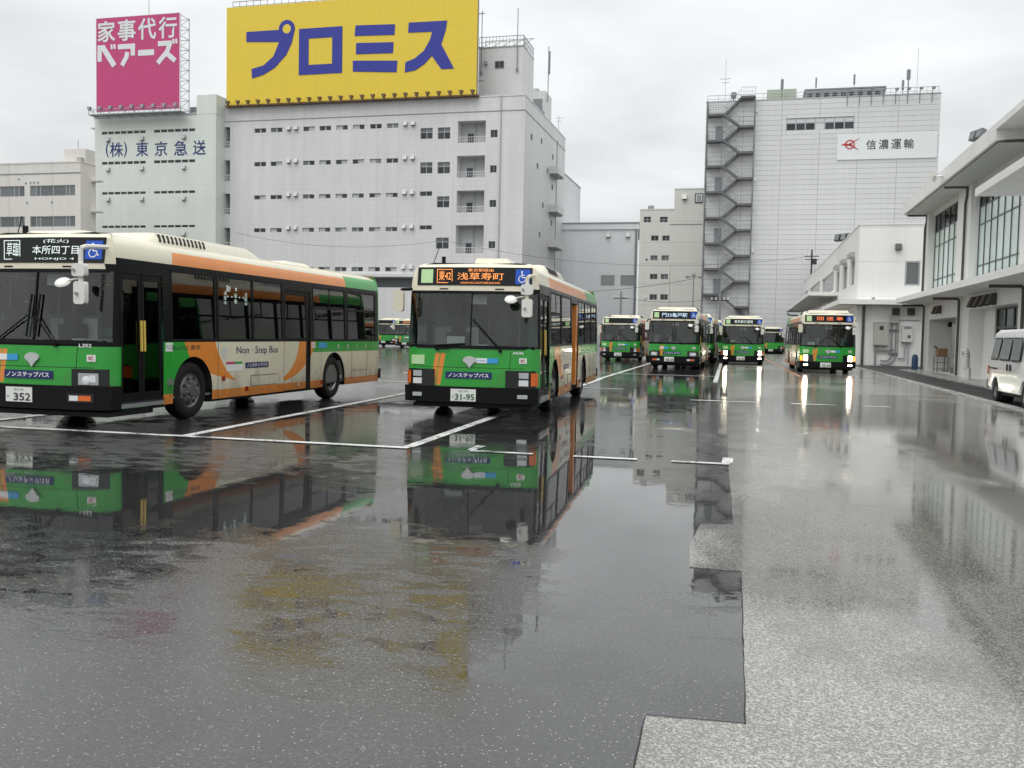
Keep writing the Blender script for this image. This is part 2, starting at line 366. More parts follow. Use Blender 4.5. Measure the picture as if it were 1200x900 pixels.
# ------------------------------------------------------------------ mesh helpers
class MB:
    def __init__(s): s.v = []; s.f = []
    def box(s, x0, x1, y0, y1, z0, z1):
        n = len(s.v)
        s.v += [(x0, y0, z0), (x1, y0, z0), (x1, y1, z0), (x0, y1, z0), (x0, y0, z1), (x1, y0, z1), (x1, y1, z1), (x0, y1, z1)]
        s.f += [tuple(n+i for i in q) for q in ((3, 2, 1, 0), (4, 5, 6, 7), (0, 1, 5, 4), (1, 2, 6, 5), (2, 3, 7, 6), (3, 0, 4, 7))]
        return s
    def hexa(s, p):     # 8 points, bottom ring then top ring
        n = len(s.v); s.v += [tuple(q) for q in p]
        s.f += [tuple(n+i for i in q) for q in ((3, 2, 1, 0), (4, 5, 6, 7), (0, 1, 5, 4), (1, 2, 6, 5), (2, 3, 7, 6), (3, 0, 4, 7))]
        return s
    def quad(s, *p):
        n = len(s.v); s.v += [tuple(q) for q in p]; s.f.append(tuple(range(n, n+len(p)))); return s
    def cyl(s, a, b, r, r2=None, n=10, caps=True):
        a = Vector(a); b = Vector(b); d = (b-a).normalized(); r2 = r if r2 is None else r2
        u = d.orthogonal().normalized(); w = d.cross(u); k = len(s.v)
        for i in range(n):
            t = 2*math.pi*i/n; q = u*math.cos(t)+w*math.sin(t)
            s.v.append(tuple(a+q*r)); s.v.append(tuple(b+q*r2))
        for i in range(n):
            j = (i+1) % n; s.f.append((k+2*i, k+2*j, k+2*j+1, k+2*i+1))
        if caps:
            s.f.append(tuple(k+2*i for i in reversed(range(n)))); s.f.append(tuple(k+2*i+1 for i in range(n)))
        return s
    def tube(s, pts, r, n=8):
        for a, b in zip(pts[:-1], pts[1:]): s.cyl(a, b, r, n=n)
        return s
    def ring(s, c, axis, r0, r1, t0, t1, n=24):
        """annulus extruded along axis from t0 to t1"""
        c = Vector(c); d = Vector(axis).normalized(); u = d.orthogonal().normalized(); w = d.cross(u); k = len(s.v)
        for i in range(n):
            t = 2*math.pi*i/n; q = u*math.cos(t)+w*math.sin(t)
            for rr, tt in ((r0, t0), (r1, t0), (r1, t1), (r0, t1)): s.v.append(tuple(c+q*rr+d*tt))
        for i in range(n):
            j = (i+1) % n
            for e in range(4):
                g = (e+1) % 4; s.f.append((k+4*i+e, k+4*i+g, k+4*j+g, k+4*j+e))
        return s
    def lathe(s, c, axis, prof, n=28):
        """prof: (radius, offset along axis)"""
        c = Vector(c); d = Vector(axis).normalized(); u = d.orthogonal().normalized(); w = d.cross(u); k = len(s.v); L = len(prof)
        for i in range(n):
            t = 2*math.pi*i/n; q = u*math.cos(t)+w*math.sin(t)
            for rr, tt in prof: s.v.append(tuple(c+q*rr+d*tt))
        for i in range(n):
            j = (i+1) % n
            for e in range(L-1): s.f.append((k+L*i+e, k+L*i+e+1, k+L*j+e+1, k+L*j+e))
        return s
    def prism(s, pts, y0, y1):      # polygon of (x, z), extruded in y
        n = len(s.v); m = len(pts)
        s.v += [(x, y0, z) for x, z in pts]+[(x, y1, z) for x, z in pts]
        s.f.append(tuple(range(n, n+m))); s.f.append(tuple(reversed(range(n+m, n+2*m))))
        for i in range(m):
            j = (i+1) % m; s.f.append((n+i, n+m+i, n+m+j, n+j))
        return s
    def prismx(s, pts, x0, x1):     # polygon of (y, z), extruded in x
        n = len(s.v); m = len(pts)
        s.v += [(x0, y, z) for y, z in pts]+[(x1, y, z) for y, z in pts]
        s.f.append(tuple(reversed(range(n, n+m)))); s.f.append(tuple(range(n+m, n+2*m)))
        for i in range(m):
            j = (i+1) % m; s.f.append((n+j, n+m+j, n+m+i, n+i))
        return s
    def mesh(s, name, mat, smooth=None):
        me = bpy.data.meshes.new(name); me.from_pydata(s.v, [], s.f); me.update()
        if mat: me.materials.append(MT[mat] if isinstance(mat, str) else mat)
        if smooth:
            import bmesh
            bm = bmesh.new(); bm.from_mesh(me); bmesh.ops.remove_doubles(bm, verts=bm.verts, dist=0.0004); bmesh.ops.recalc_face_normals(bm, faces=bm.faces); bm.to_mesh(me); bm.free()
            me.polygons.foreach_set('use_smooth', [True]*len(me.polygons))
            try: me.set_sharp_from_angle(angle=R(smooth))
            except Exception: pass
        return me
    def build(s, name, mat, parent=None, smooth=None, bevel=0.0):
        o = link(name, s.mesh(name, mat, smooth), parent)
        if bevel:
            b = o.modifiers.new('bevel', 'BEVEL'); b.width = bevel; b.segments = 2; b.limit_method = 'ANGLE'; b.angle_limit = R(40)
        return o

def link(name, me, parent=None, loc=None, rot=None):
    o = bpy.data.objects.new(name, me); col.objects.link(o)
    if parent is not None: o.parent = parent
    if loc is not None: o.location = loc
    if rot is not None: o.rotation_euler = rot
    return o
def tag(o, label=None, cat=None, group=None, kind=None):
    if label: o['label'] = label
    if cat: o['category'] = cat
    if group: o['group'] = group
    if kind: o['kind'] = kind
    return o
def thing(name, loc, label, cat, group=None, rz=0.0):
    o = bpy.data.objects.new(name, None); col.objects.link(o); o.location = loc; o.rotation_euler = (0, 0, rz)
    o.empty_display_size = 0.3
    return tag(o, label, cat, group)
def copy_tree(o, parent=None, kids=None):
    c = o.copy(); col.objects.link(c); c.parent = parent
    for ch in kids.get(o.name, []): copy_tree(ch, c, kids)
    return c

_txt = {}
def text_mesh(body, w, h, mat, depth=0.004, bold=0.0, keep=False, shear=0.0):
    key = (body, round(w, 3), round(h, 3), mat, bold, keep, shear)
    if key in _txt: return _txt[key]
    c = bpy.data.curves.new('lettering', 'FONT'); c.body = body; c.offset = bold; c.fill_mode = 'FRONT'; c.resolution_u = 3; c.shear = shear
    o = bpy.data.objects.new('lettering', c); col.objects.link(o)
    bpy.context.view_layer.update()
    me = bpy.data.meshes.new_from_object(o.evaluated_get(bpy.context.evaluated_depsgraph_get()))
    bpy.data.objects.remove(o); bpy.data.curves.remove(c)
    xs = [p.co.x for p in me.vertices]; ys = [p.co.y for p in me.vertices]
    x0, x1, y0, y1 = min(xs), max(xs), min(ys), max(ys)
    sx = w/(x1-x0); sy = h/(y1-y0)
    if keep: sx = sy = min(sx, sy)
    for p in me.vertices: p.co = ((p.co.x-(x0+x1)/2)*sx, (p.co.y-(y0+y1)/2)*sy, 0)
    me.materials.clear(); me.materials.append(MT[mat]); me.name = 'lettering'
    _txt[key] = me; return me
FRONT = (R(90), 0, 0); LEFT = (R(90), 0, R(90))
def text(name, body, w, h, mat, parent, loc, rot=FRONT, bold=0.0, keep=False):
    return link(name, text_mesh(body, w, h, mat, bold=bold, keep=keep), parent, loc, rot)

def holed(mb, P, u0, u1, v0, v1, holes, depth):
    """wall sheet in the (u, v) plane with rectangular holes and reveals; P(u, v, d) -> point, d into the wall"""
    us = sorted({u0, u1, *[q for h in holes for q in h[:2] if u0 < q < u1]}); vs_ = sorted({v0, v1, *[q for h in holes for q in h[2:4] if v0 < q < v1]})
    for a, b in zip(us[:-1], us[1:]):
        for c, d in zip(vs_[:-1], vs_[1:]):
            mu, mv = (a+b)/2, (c+d)/2
            if any(h[0] < mu < h[1] and h[2] < mv < h[3] for h in holes): continue
            mb.quad(P(a, c, 0), P(b, c, 0), P(b, d, 0), P(a, d, 0))
    for h in holes:
        a, b, c, d = h[:4]; e = h[4] if len(h) > 4 else depth
        mb.quad(P(a, c, 0), P(a, d, 0), P(a, d, e), P(a, c, e)); mb.quad(P(b, d, 0), P(b, c, 0), P(b, c, e), P(b, d, e))
        mb.quad(P(b, c, 0), P(a, c, 0), P(a, c, e), P(b, c, e)); mb.quad(P(a, d, 0), P(b, d, 0), P(b, d, e), P(a, d, e))
    return mb

# ------------------------------------------------------------------ ground
def build_ground():
    g = MB(); g.quad((-900, -60, 0), (900, -60, 0), (900, 1500, 0), (-900, 1500, 0))
    tag(g.build('ground', 'asphalt'), kind='structure')
    edge = [(-0.36, -12), (-0.34, 3.25), (-0.35, 3.70), (0.04, 3.73), (0.005, 6.23), (-0.33, 6.24), (-0.37, 6.9), (-0.33, 7.75), (-0.07, 7.8), (-0.20, 12.0), (-0.46, 23.5), (-0.82, 40), (-1.2, 52.5), (-1.5, 66), (-1.8, 118)]
    rnd = random.Random(3); pts = []
    for (a, b) in zip(edge[:-1], edge[1:]):
        n = max(1, int(math.dist(a, b)/0.11)) if b[1] < 12.5 else max(1, int(math.dist(a, b)/2))
        for i in range(n):
            t = i/n; j = 0.0025 if b[1] < 12.5 and 0 < i else 0.0
            pts.append((a[0]+(b[0]-a[0])*t+rnd.uniform(-j, j), a[1]+(b[1]-a[1])*t+rnd.uniform(-j, j)))
    pts.append(edge[-1])
    c = MB(); n = len(pts)
    for q, w in zip(pts[:-1], pts[1:]):
        pass
    # strips: edge polyline to the kerb line
    prev = None
    poly = [(x, y, 0.005) for x, y in pts]+[(6.1, 118, 0.005), (6.1, -12, 0.005)]
    c.v += poly; c.f.append(tuple(range(len(poly)))[::-1])
    low = [(x, y, -0.01) for x, y in pts]; k = len(c.v); c.v += low
    for i in range(n-1): c.f.append((i, i+1, k+i+1, k+i))
    tag(c.build('concrete_apron', 'concrete'), kind='structure')
    # joint filler crack along the near edge
    j = MB()
    for a, b in zip(pts[:-1], pts[1:]):
        if b[1] > 6.2 or b[1] < 2: continue
        d = Vector((b[0]-a[0], b[1]-a[1])); 
        if d.length < 1e-4: continue
        nrm = Vector((-d.y, d.x)).normalized()*rnd.uniform(0.002, 0.008)
        j.quad((a[0], a[1], 0.0075), (b[0], b[1], 0.0075), (b[0]+nrm.x, b[1]+nrm.y, 0.0075), (a[0]+nrm.x, a[1]+nrm.y, 0.0075))
    tag(j.build('joint_line', 'underbody'), kind='structure')
    k = MB(); y = -12.0
    while y < 62:       # kerb stones laid flush, one by one
        k2 = MB(); k2.box(6.1, 6.36, y+0.008, y+0.592, -0.05, 0.028+0.004*math.sin(y*7)); y += 0.6
        if y > 17: k.v = k.v; kerbs.append(k2)
        else:
            n0 = len(k.v); k.v += k2.v; k.f += [tuple(n0+i for i in f) for f in k2.f]
    ko = tag(k.build('kerb', 'kerb'), kind='structure')
    for k2 in kerbs: k2.build('kerb_stone', 'kerb', ko)
    s = MB(); s.box(6.362, 40, -12, 63.95, -0.05, 0.016); tag(s.build('asphalt_strip', 'strip'), kind='structure')
    p = MB(); p.box(7.95, 9.3, -12, 54.3, -0.05, 0.075); tag(p.build('pavement', 'pavement'), kind='structure')
    # painted bay markings
    lw = 0.16
    def mark(label, x0, x1, y0, y1, mat='line', skew=0.0):
        m = MB(); m.quad((x0, y0, 0.0105), (x1, y0, 0.0105), (x1+skew, y1, 0.0105), (x0+skew, y1, 0.0105))
        tag(m.build('painted_line', mat), kind='structure')
    mark('', -24, -4.28, 11.45, 11.45+lw)
    for xx, y1, sk in ((-18.6, 23.5, -.2), (-15.1, 23.5, -.2), (-11.55, 23.5, -.2), (-7.72, 24.5, -0.75), (-4.40, 33, -0.75)):
        m = MB(); m.quad((xx, 11.6, 0.0105), (xx+lw, 11.6, 0.0105), (xx+lw+sk, y1, 0.0105), (xx+sk, y1, 0.0105)); tag(m.build('painted_line', 'line'), kind='structure')
    for a, b in ((-3.45, -2.62), (-2.09, -1.29), (-0.87, -0.17)): mark('', a, b, 11.50, 11.62)
    mark('', -3.52, -3.40, 11.64, 12.12); mark('', -0.27, -0.14, 11.64, 12.15)
    for a, b in ((-1.34, 0.23), (1.03, 2.06), (2.63, 3.26)): mark('', a, b, 23.2, 23.4)
    for xx in (-1.15, -5.2, -8.9, -12.6): mark('', xx, xx+0.16, 33.0, 60.0, skew=-0.55)
    mark('', -13, -1.2, 38.4, 38.62); mark('', -13, -3.5, 27.0, 27.18)
    mark('', 2.05, 2.22, 41, 80, 'line_orange', skew=-0.9)
kerbs = []
# ------------------------------------------------------------------ buses
W = 1.245
VAR = {
 'new': dict(L=10.47, fw_=2.23, rw=7.74, zb=0.29, dz=0.0, ws0=1.29, wst=2.33, d0=2.45, d1=2.83, door=(0.36, 1.40), mid=(5.41, 6.57),
     win=[(1.63, 2.90), (3.00, 4.17), (4.20, 5.33), (6.70, 8.32), (8.47, 10.10)], slide=(3, 4), wz=(1.32, 2.44), band=(1.67, 8.40), gz=0.66),
 'old': dict(L=10.70, fw_=2.20, rw=7.25, zb=0.27, dz=-0.10, ws0=1.29, wst=2.27, d0=2.40, d1=2.73, door=(0.36, 1.42), mid=(4.85, 5.98),
     win=[(1.62, 3.05), (3.14, 4.72), (6.12, 7.40), (7.50, 8.90), (9.00, 10.30)], slide=(0, 2, 3, 4), wz=(1.33, 2.36), band=(1.50, 7.9), gz=0.58)}
def prof(z, dz):
    zz = z-dz*max(0.0, min(1.0, (z-1.3)/1.1))
    def interp(t):
        for (a, p), (b, q) in zip(t[:-1], t[1:]):
            if zz <= b: return p+(q-p)*(zz-a)/(b-a) if zz > a else p
        return t[-1][1]
    side = interp([(0, 0.02), (0.5, 0.0), (1.25, 0.0), (2.5, 0.035), (2.62, 0.05), (2.74, 0.09), (2.82, 0.15), (2.88, 0.25), (2.92, 0.45)])
    front = interp([(0, 0.0), (2.4, 0.0), (2.82, 0.02), (2.86, 0.05), (2.90, 0.13), (2.92, 0.30)])
    return side, front
def lean(z, x=0.0):
    k = 1.0 if abs(x) <= 1.0 else math.sqrt(max(0.0, 1-((abs(x)-1.0)/0.245)**2))
    return 0.0 if z < 1.2 else 0.17*k*(z-1.2)/1.7
def front_y(x, z):
    ax = abs(x)
    return 0.06*ax*ax if ax <= 1.0 else 0.34-0.28*math.sqrt(max(0.0, 1-((ax-1.0)/0.245)**2))

def columns(V):
    c = []      # (px, py, nx, ny, tag)
    xs = [-1.0, -0.75, -0.5, -0.25, 0, 0.25, 0.5, 0.75, 1.0]
    for x in xs: c.append((x, 0.06*x*x, 0.0, -1.0, 'F'))
    for t in (20, 40, 60, 80, 90):
        a = R(t); c.append((1.0+0.245*math.sin(a), 0.34-0.28*math.cos(a), math.sin(a), -math.cos(a), 'C%d' % t))
    L = V['L']; ys = {V['door'][0], V['door'][1], *V['mid'], V['fw_']-0.66, V['fw_']+0.66, V['rw']-0.66, V['rw']+0.66, 1.55, L-0.14}
    for a, b in V['win']: ys |= {a, b}
    for y in sorted(ys): c.append((W, y, 1.0, 0.0, 'L'))
    for t in (30, 60, 90):
        a = R(t); c.append((W-0.14+0.14*math.cos(a), L-0.14+0.14*math.sin(a), math.cos(a), math.sin(a), 'B'))
    for x in (0.6, -0.6): c.append((x, L, 0, 1, 'B'))
    for t in (90, 60, 30):
        a = R(t); c.append((-(W-0.14+0.14*math.cos(a)), L-0.14+0.14*math.sin(a), -math.cos(a), math.sin(a), 'B'))
    ys = {V['fw_']-0.66, V['fw_']+0.66, V['rw']-0.66, V['rw']+0.66, L-0.14, 0.36}
    for a, b in V['rwin']: ys |= {a, b}
    for y in sorted(ys, reverse=True): c.append((-W, y, -1.0, 0.0, 'R'))
    for t in (90, 80, 60, 40, 20):
        a = R(t); c.append((-(1.0+0.245*math.sin(a)), 0.34-0.28*math.cos(a), -math.sin(a), -math.cos(a), 'D%d' % t))
    return c
def cpt(c, z, dz, off=0.0):
    s, f = prof(z, dz); nx, ny = c[2], c[3]
    if c[3] > 0.0: f = s*0.5
    i = s*nx*nx+f*ny*ny-off
    fr = max(0.0, -ny) if c[1] < 0.5 else 0.0
    px = c[0]-nx*i
    if abs(nx) < 0.3 and ny < 0: pass
    return (px, c[1]-ny*i+lean(z)*fr, z)

def paint_material(kind):
    """two-tone livery: green nose, orange sweeps, cream flanks, coloured cove band"""
    V = VAR[kind]; m, nt, b = newmat('livery_'+kind)
    v, x, y, z = coords(nt); ax = x.abs()
    cream = srgb(220, 215, 192); green = srgb(50, 158, 60); orange = srgb(228, 140, 60); black = (0.010, 0.011, 0.012, 1)
    dz = V['dz']; mid0 = V['mid'][0]; o = mid0-5.41
    c = cream
    side = ax > 1.02
    # cove band
    zb0, zb1 = 2.54+dz, 2.74+dz
    band = side & z.between(zb0, zb1)
    c = mixc(nt, band & (y > (z-zb0)*0.35+V['band'][0]) & (y < V['band'][1]), c, orange)
    c = mixc(nt, side & (z > 2.44+dz) & (z < 2.80+dz) & (y > V['band'][1]), c, green)
    # window belt
    c = mixc(nt, side & z.between(1.29, 2.54+dz) & (y > 0.30), c, black)
    c = mixc(nt, side & z.between(V['zb'], 2.44+dz) & (y > 0.20) & (y < 1.47) & (x > 0), c, black)
    # flanks below the belt
    low = z < 1.29
    fl = low & (y > 1.40)
    c = mixc(nt, fl & (y > V['mid'][1]+0.10) & (z > 1.06), c, green)
    e1 = ((y-4.15)/1.35).sq()+((z-1.75)/1.27).sq()
    f = (y-2.95)*-0.18+0.70
    c = mixc(nt, fl & (y < 4.15) & (e1 > 1.0) & (z > f), c, orange)
    ea = ((y-5.05-o)/1.0).sq()+((z-1.35)/0.82).sq(); eb = ((y-5.05-o)/1.8).sq()+((z-1.55)/1.08).sq()
    c = mixc(nt, fl & (y > 5.4+o) & (ea > 1.0) & (eb < 1.0), c, orange)
    c = mixc(nt, fl & (z < 0.45), c, orange)
    c = mixc(nt, low & (y < (z*-0.6)+2.74) & (z > 0.45) & (y > 0.9), c, green)
    c = mixc(nt, low & (y < 1.0), c, green)
    # rear corner
    c = mixc(nt, (y > V['L']-0.17) & (z > 1.06), c, green)
    # nose stripes
    xs = x+(z*-1.0+1.1)*0.16
    nose = (y < 0.5) & z.between(V['gz'], 1.16)
    c = mixc(nt, nose & (xs.between(-0.66, -0.575) | xs.between(-0.555, -0.47)), c, orange)
    # windscreen surround
    c = mixc(nt, (y < 0.62) & z.between(1.22 if kind == 'new' else 1.265, V['wst']+0.02) & (y*0.0+ax > -1), c, black)
    n = noise(nt, v, 1.6, 5, 0.65); n2 = noise(nt, v, 3.0, 4, 0.6, mul=(1, 1, 0.15))
    splash = ((n2*0.9+noise(nt, v, 7.0, 4, 0.7)*0.5)-z*0.55).smooth(0.30, 0.55)          # road dirt thrown up along the skirts, ragged
    c = mixc(nt, splash*0.32, c, (0.10, 0.085, 0.065, 1))
    nt.links.new(scalec(nt, c, (n*0.12+0.94)*(n2*0.20+0.90)), b.inputs['Base Color'])
    bw = nt.nodes.new('ShaderNodeRGBToBW'); nt.links.new(c, bw.inputs[0]); lit = X(nt, bw.outputs[0]).smooth(0.02, 0.06)
    nt.links.new((lit*0.3).v, b.inputs['Coat Weight']); nt.links.new((lit*0.25+0.10).v, b.inputs['Specular IOR Level'])
    nt.links.new((n*0.16+0.16).v, b.inputs['Roughness'])
    b.inputs['Coat Roughness'].default_value = 0.06
    dr = nt.nodes.new('ShaderNodeTexVoronoi'); dr.inputs['Scale'].default_value = 38; nt.links.new(v, dr.inputs['Vector'])
    bump(nt, b, X(nt, dr.outputs['Distance']).smooth(0.05, 0.30, 1.0, 0.0)*0.0006+n*0.004, 1.0, 1.0)   # rain beads, slightly wavy panels
    return m

def side_panel(mb, V, sgn, y0, y1, z0, z1, o0, o1, n=1):
    """thin slab following the side wall between offsets o0 (inner) and o1 (outer)"""
    def px(z, o): return sgn*(W-prof(z, V['dz'])[0]+o)
    a, b = (y0, y1)
    mb.hexa([(px(z0, o1), a, z0), (px(z0, o1), b, z0), (px(z0, o0), b, z0), (px(z0, o0), a, z0), (px(z1, o1), a, z1), (px(z1, o1), b, z1), (px(z1, o0), b, z1), (px(z1, o0), a, z1)])
    return mb
def front_panel(mb, V, x0, x1, z0, z1, o0, o1, n=4, slant=0.0):
    """slab following the nose; offsets forward"""
    k = len(mb.v)
    for i in range(n+1):
        x = x0+(x1-x0)*i/n
        for z, o in ((z0, o1), (z1, o1), (z1, o0), (z0, o0)):
            xx = x+slant*(z-z0)
            mb.v.append((xx, front_y(xx, z)+lean(z, xx)+prof(z, V['dz'])[1]*0.9-o, z))
    for i in range(n):
        for e in range(4):
            g = (e+1) % 4; mb.f.append((k+4*i+e, k+4*i+4+e, k+4*i+4+g, k+4*i+g))
    mb.f.append((k, k+1, k+2, k+3)); mb.f.append((k+4*n+3, k+4*n+2, k+4*n+1, k+4*n)); return mb

_bus = {}
def bm_(key, fn, mat, smooth=None):
    if key not in _bus: _bus[key] = fn(MB()).mesh('bus_part', mat, smooth)
    return _bus[key]

def bus_shell(V, kind):
    mb = MB(); cs = columns(V); dz = V['dz']; n = len(cs)
    zr = [V['zb'], 0.36, 1.12, V['ws0'], V['wz'][0], V['wst'], V['wz'][1], V['d0'], 2.50+dz, 2.62+dz, 2.74+dz, 2.82+dz, 2.88+dz, 2.92+dz]
    zr = sorted(set(round(q, 4) for q in zr))
    arch = [V['fw_'], V['rw']]
    def skip(a, b, z0, z1):
        zm = (z0+z1)/2; ta, tb = a[4], b[4]; ym = (a[1]+b[1])/2
        fr = {'F', 'C20', 'C40', 'C60', 'D20', 'D40', 'D60'}
        if ta in fr and tb in fr and V['ws0'] < zm < V['wst']: return True
        if a[2] > 0.98 and b[2] > 0.98:
            if V['door'][0] < ym < V['door'][1] and 0.36 < zm < V['wst']: return True
            if V['mid'][0] < ym < V['mid'][1] and 0.30 < zm < V['wst']: return True
            for p, q in V['win']:
                if p < ym < q and V['wz'][0] < zm < V['wz'][1]: return True
            for w in arch:
                if abs(ym-w) < 0.66 and zm < 1.12: return True
        if a[2] < -0.98 and b[2] < -0.98:
            for p, q in V['rwin']:
                if p < ym < q and V['wz'][0] < zm < V['wz'][1]: return True
            for w in arch:
                if abs(ym-w) < 0.66 and zm < 1.12: return True
        return False
    for i in range(n):
        a, b = cs[i], cs[(i+1) % n]
        for z0, z1 in zip(zr[:-1], zr[1:]):
            if skip(a, b, z0, z1): continue
            mb.quad(cpt(a, z0, dz), cpt(b, z0, dz), cpt(b, z1, dz), cpt(a, z1, dz))
    mb.quad(*[cpt(c, zr[-1], dz) for c in cs])
    # wheel arches
    for sgn in (1, -1):
        for w in arch:
            ra, zc = 0.575, 0.47; N = 16
            arc = [(w-ra, V['zb'])]+[(w-ra*math.cos(math.pi*i/N), zc+ra*math.sin(math.pi*i/N)) for i in range(N+1)]+[(w+ra, V['zb'])]
            rec = []
            for (yy, zz) in arc:
                dy, dzz = yy-w, zz-zc
                if zz <= zc+1e-6: rec.append((w+math.copysign(0.66, dy), zz)); continue
                k = min(0.66/abs(dy) if abs(dy) > 1e-6 else 1e9, (1.12-zc)/dzz); rec.append((w+dy*k, zc+dzz*k))
            px = lambda z, o=0.0: sgn*(W-prof(z, dz)[0]+o)
            for (p, q), (r_, s_) in zip(zip(arc[:-1], rec[:-1]), zip(arc[1:], rec[1:])):
                mb.quad((px(p[1]), p[0], p[1]), (px(q[1]), q[0], q[1]), (px(s_[1]), s_[0], s_[1]), (px(r_[1]), r_[0], r_[1]))
    return mb

def wheel(root, V, sgn, y, dual, z=0.48):
    ax = (sgn, 0, 0); xo = sgn*(W-0.045)
    t = link('wheel', bm_((V['id'], sgn, 'tyre_hub', dual), lambda m: m.lathe((0, 0, 0), ax, [(0.0, -0.10), (0.12, -0.10), (0.12, -0.28), (0.0, -0.28)], 20), 'rim', 40), root, (xo, y, z))
    link('tyre', bm_((sgn, 'tyre'), lambda m: m.lathe((0, 0, 0), ax, [(0.29, -0.02), (0.33, 0.0), (0.40, 0.002), (0.45, -0.012), (0.475, -0.04), (0.482, -0.08), (0.482, -0.22), (0.45, -0.27), (0.29, -0.28), (0.29, -0.02)], 36), 'rubber', 30), t)
    if dual:
        pr = [(0.30, -0.02), (0.285, -0.035), (0.26, -0.12), (0.20, -0.17), (0.10, -0.17), (0.09, -0.10), (0.0, -0.095)]
    else:
        pr = [(0.30, -0.02), (0.285, -0.03), (0.255, -0.05), (0.235, -0.02), (0.16, 0.0), (0.115, 0.0), (0.105, 0.035), (0.0, 0.04)]
    rim = link('rim', bm_((sgn, dual, 'rim'), lambda m: m.lathe((0, 0, 0), ax, pr, 32), 'rim_light' if dual else 'rim', 30), t)
    def nuts(m):
        off = -0.165 if dual else 0.0
        for k in range(8):
            a = 2*math.pi*k/8+0.2; c = Vector((sgn*off, 0.14*math.cos(a), 0.14*math.sin(a)))
            m.cyl(c, c+Vector((sgn*0.03, 0, 0)), 0.016, n=6)
        return m
    link('wheel_nuts', bm_((sgn, dual, 'wheel_nuts'), nuts, 'steel'), t)['kind'] = 'stuff'
    def holes(m):
        for k in range(8):
            a = 2*math.pi*(k+0.5)/8; rr = 0.205; c = Vector((sgn*(-0.105 if dual else -0.004), rr*math.cos(a), rr*math.sin(a)))
            m.cyl(c-Vector((sgn*0.06, 0, 0)), c+Vector((sgn*0.008, 0, 0)), 0.027, n=10)
        return m
    link('hand_holes', bm_((sgn, dual, 'hand_holes'), holes, 'underbody'), t)['kind'] = 'stuff'

def wheelchair(parent, V, x, z, s, o=0.0):
    y = front_y(x, z)+lean(z)+prof(z, V['dz'])[1]*0.9-0.018-o
    m = MB(); front_panel(m, V, x-s, x+s, z-s*1.02, z+s*1.02, 0.008+o, 0.014+o, 1); p = m.build('wheelchair_sticker', 'wcblue', parent)
    m = MB()
    def P(u, w):
        xx, zz = x+u*s, z+w*s
        return (xx, front_y(xx, zz)+lean(zz, xx)+prof(zz, V['dz'])[1]*0.9-0.019-o, zz)
    def bar(a, b, t):
        d = Vector((b[0]-a[0], b[1]-a[1])); q = Vector((-d.y, d.x)).normalized()*t
        m.quad(P(a[0]+q.x, a[1]+q.y), P(a[0]-q.x, a[1]-q.y), P(b[0]-q.x, b[1]-q.y), P(b[0]+q.x, b[1]+q.y))
    m.quad(*[P(-0.13+0.13*math.cos(t*math.pi/6), 0.66+0.13*math.sin(t*math.pi/6)) for t in range(12)])
    bar((-0.13, 0.5), (-0.05, -0.12), 0.07); bar((-0.08, -0.1), (0.32, -0.1), 0.065); bar((0.32, -0.07), (0.5, -0.6), 0.065); bar((0.48, -0.58), (0.66, -0.5), 0.06); bar((-0.1, 0.22), (0.28, 0.22), 0.05)
    pr = None
    for k in range(15):
        t = R(110+k*16.5); q = (-0.08+0.46*math.cos(t), -0.32+0.46*math.sin(t))
        if pr: bar(pr, q, 0.06)
        pr = q
    m.build('wheelchair_symbol', 'white', p)

def decal(name, V, parent, x0, x1, z0, z1, mat, o=0.012, n=4):
    return front_panel(MB(), V, x0, x1, z0, z1, o-0.006, o, n).build(name, mat, parent)
def front_text(name, body, V, parent, x, z, w, h, mat, o=0.0165, bold=0.0):
    y = front_y(x, z)+lean(z)+prof(z, V['dz'])[1]*0.9-o
    tilt = math.atan2(0.17, 1.7) if z > 1.2 else 0.0
    return text(name, body, w, h, mat, parent, (x, y, z), (R(90)-tilt, 0, math.atan(0.12*x)), bold)

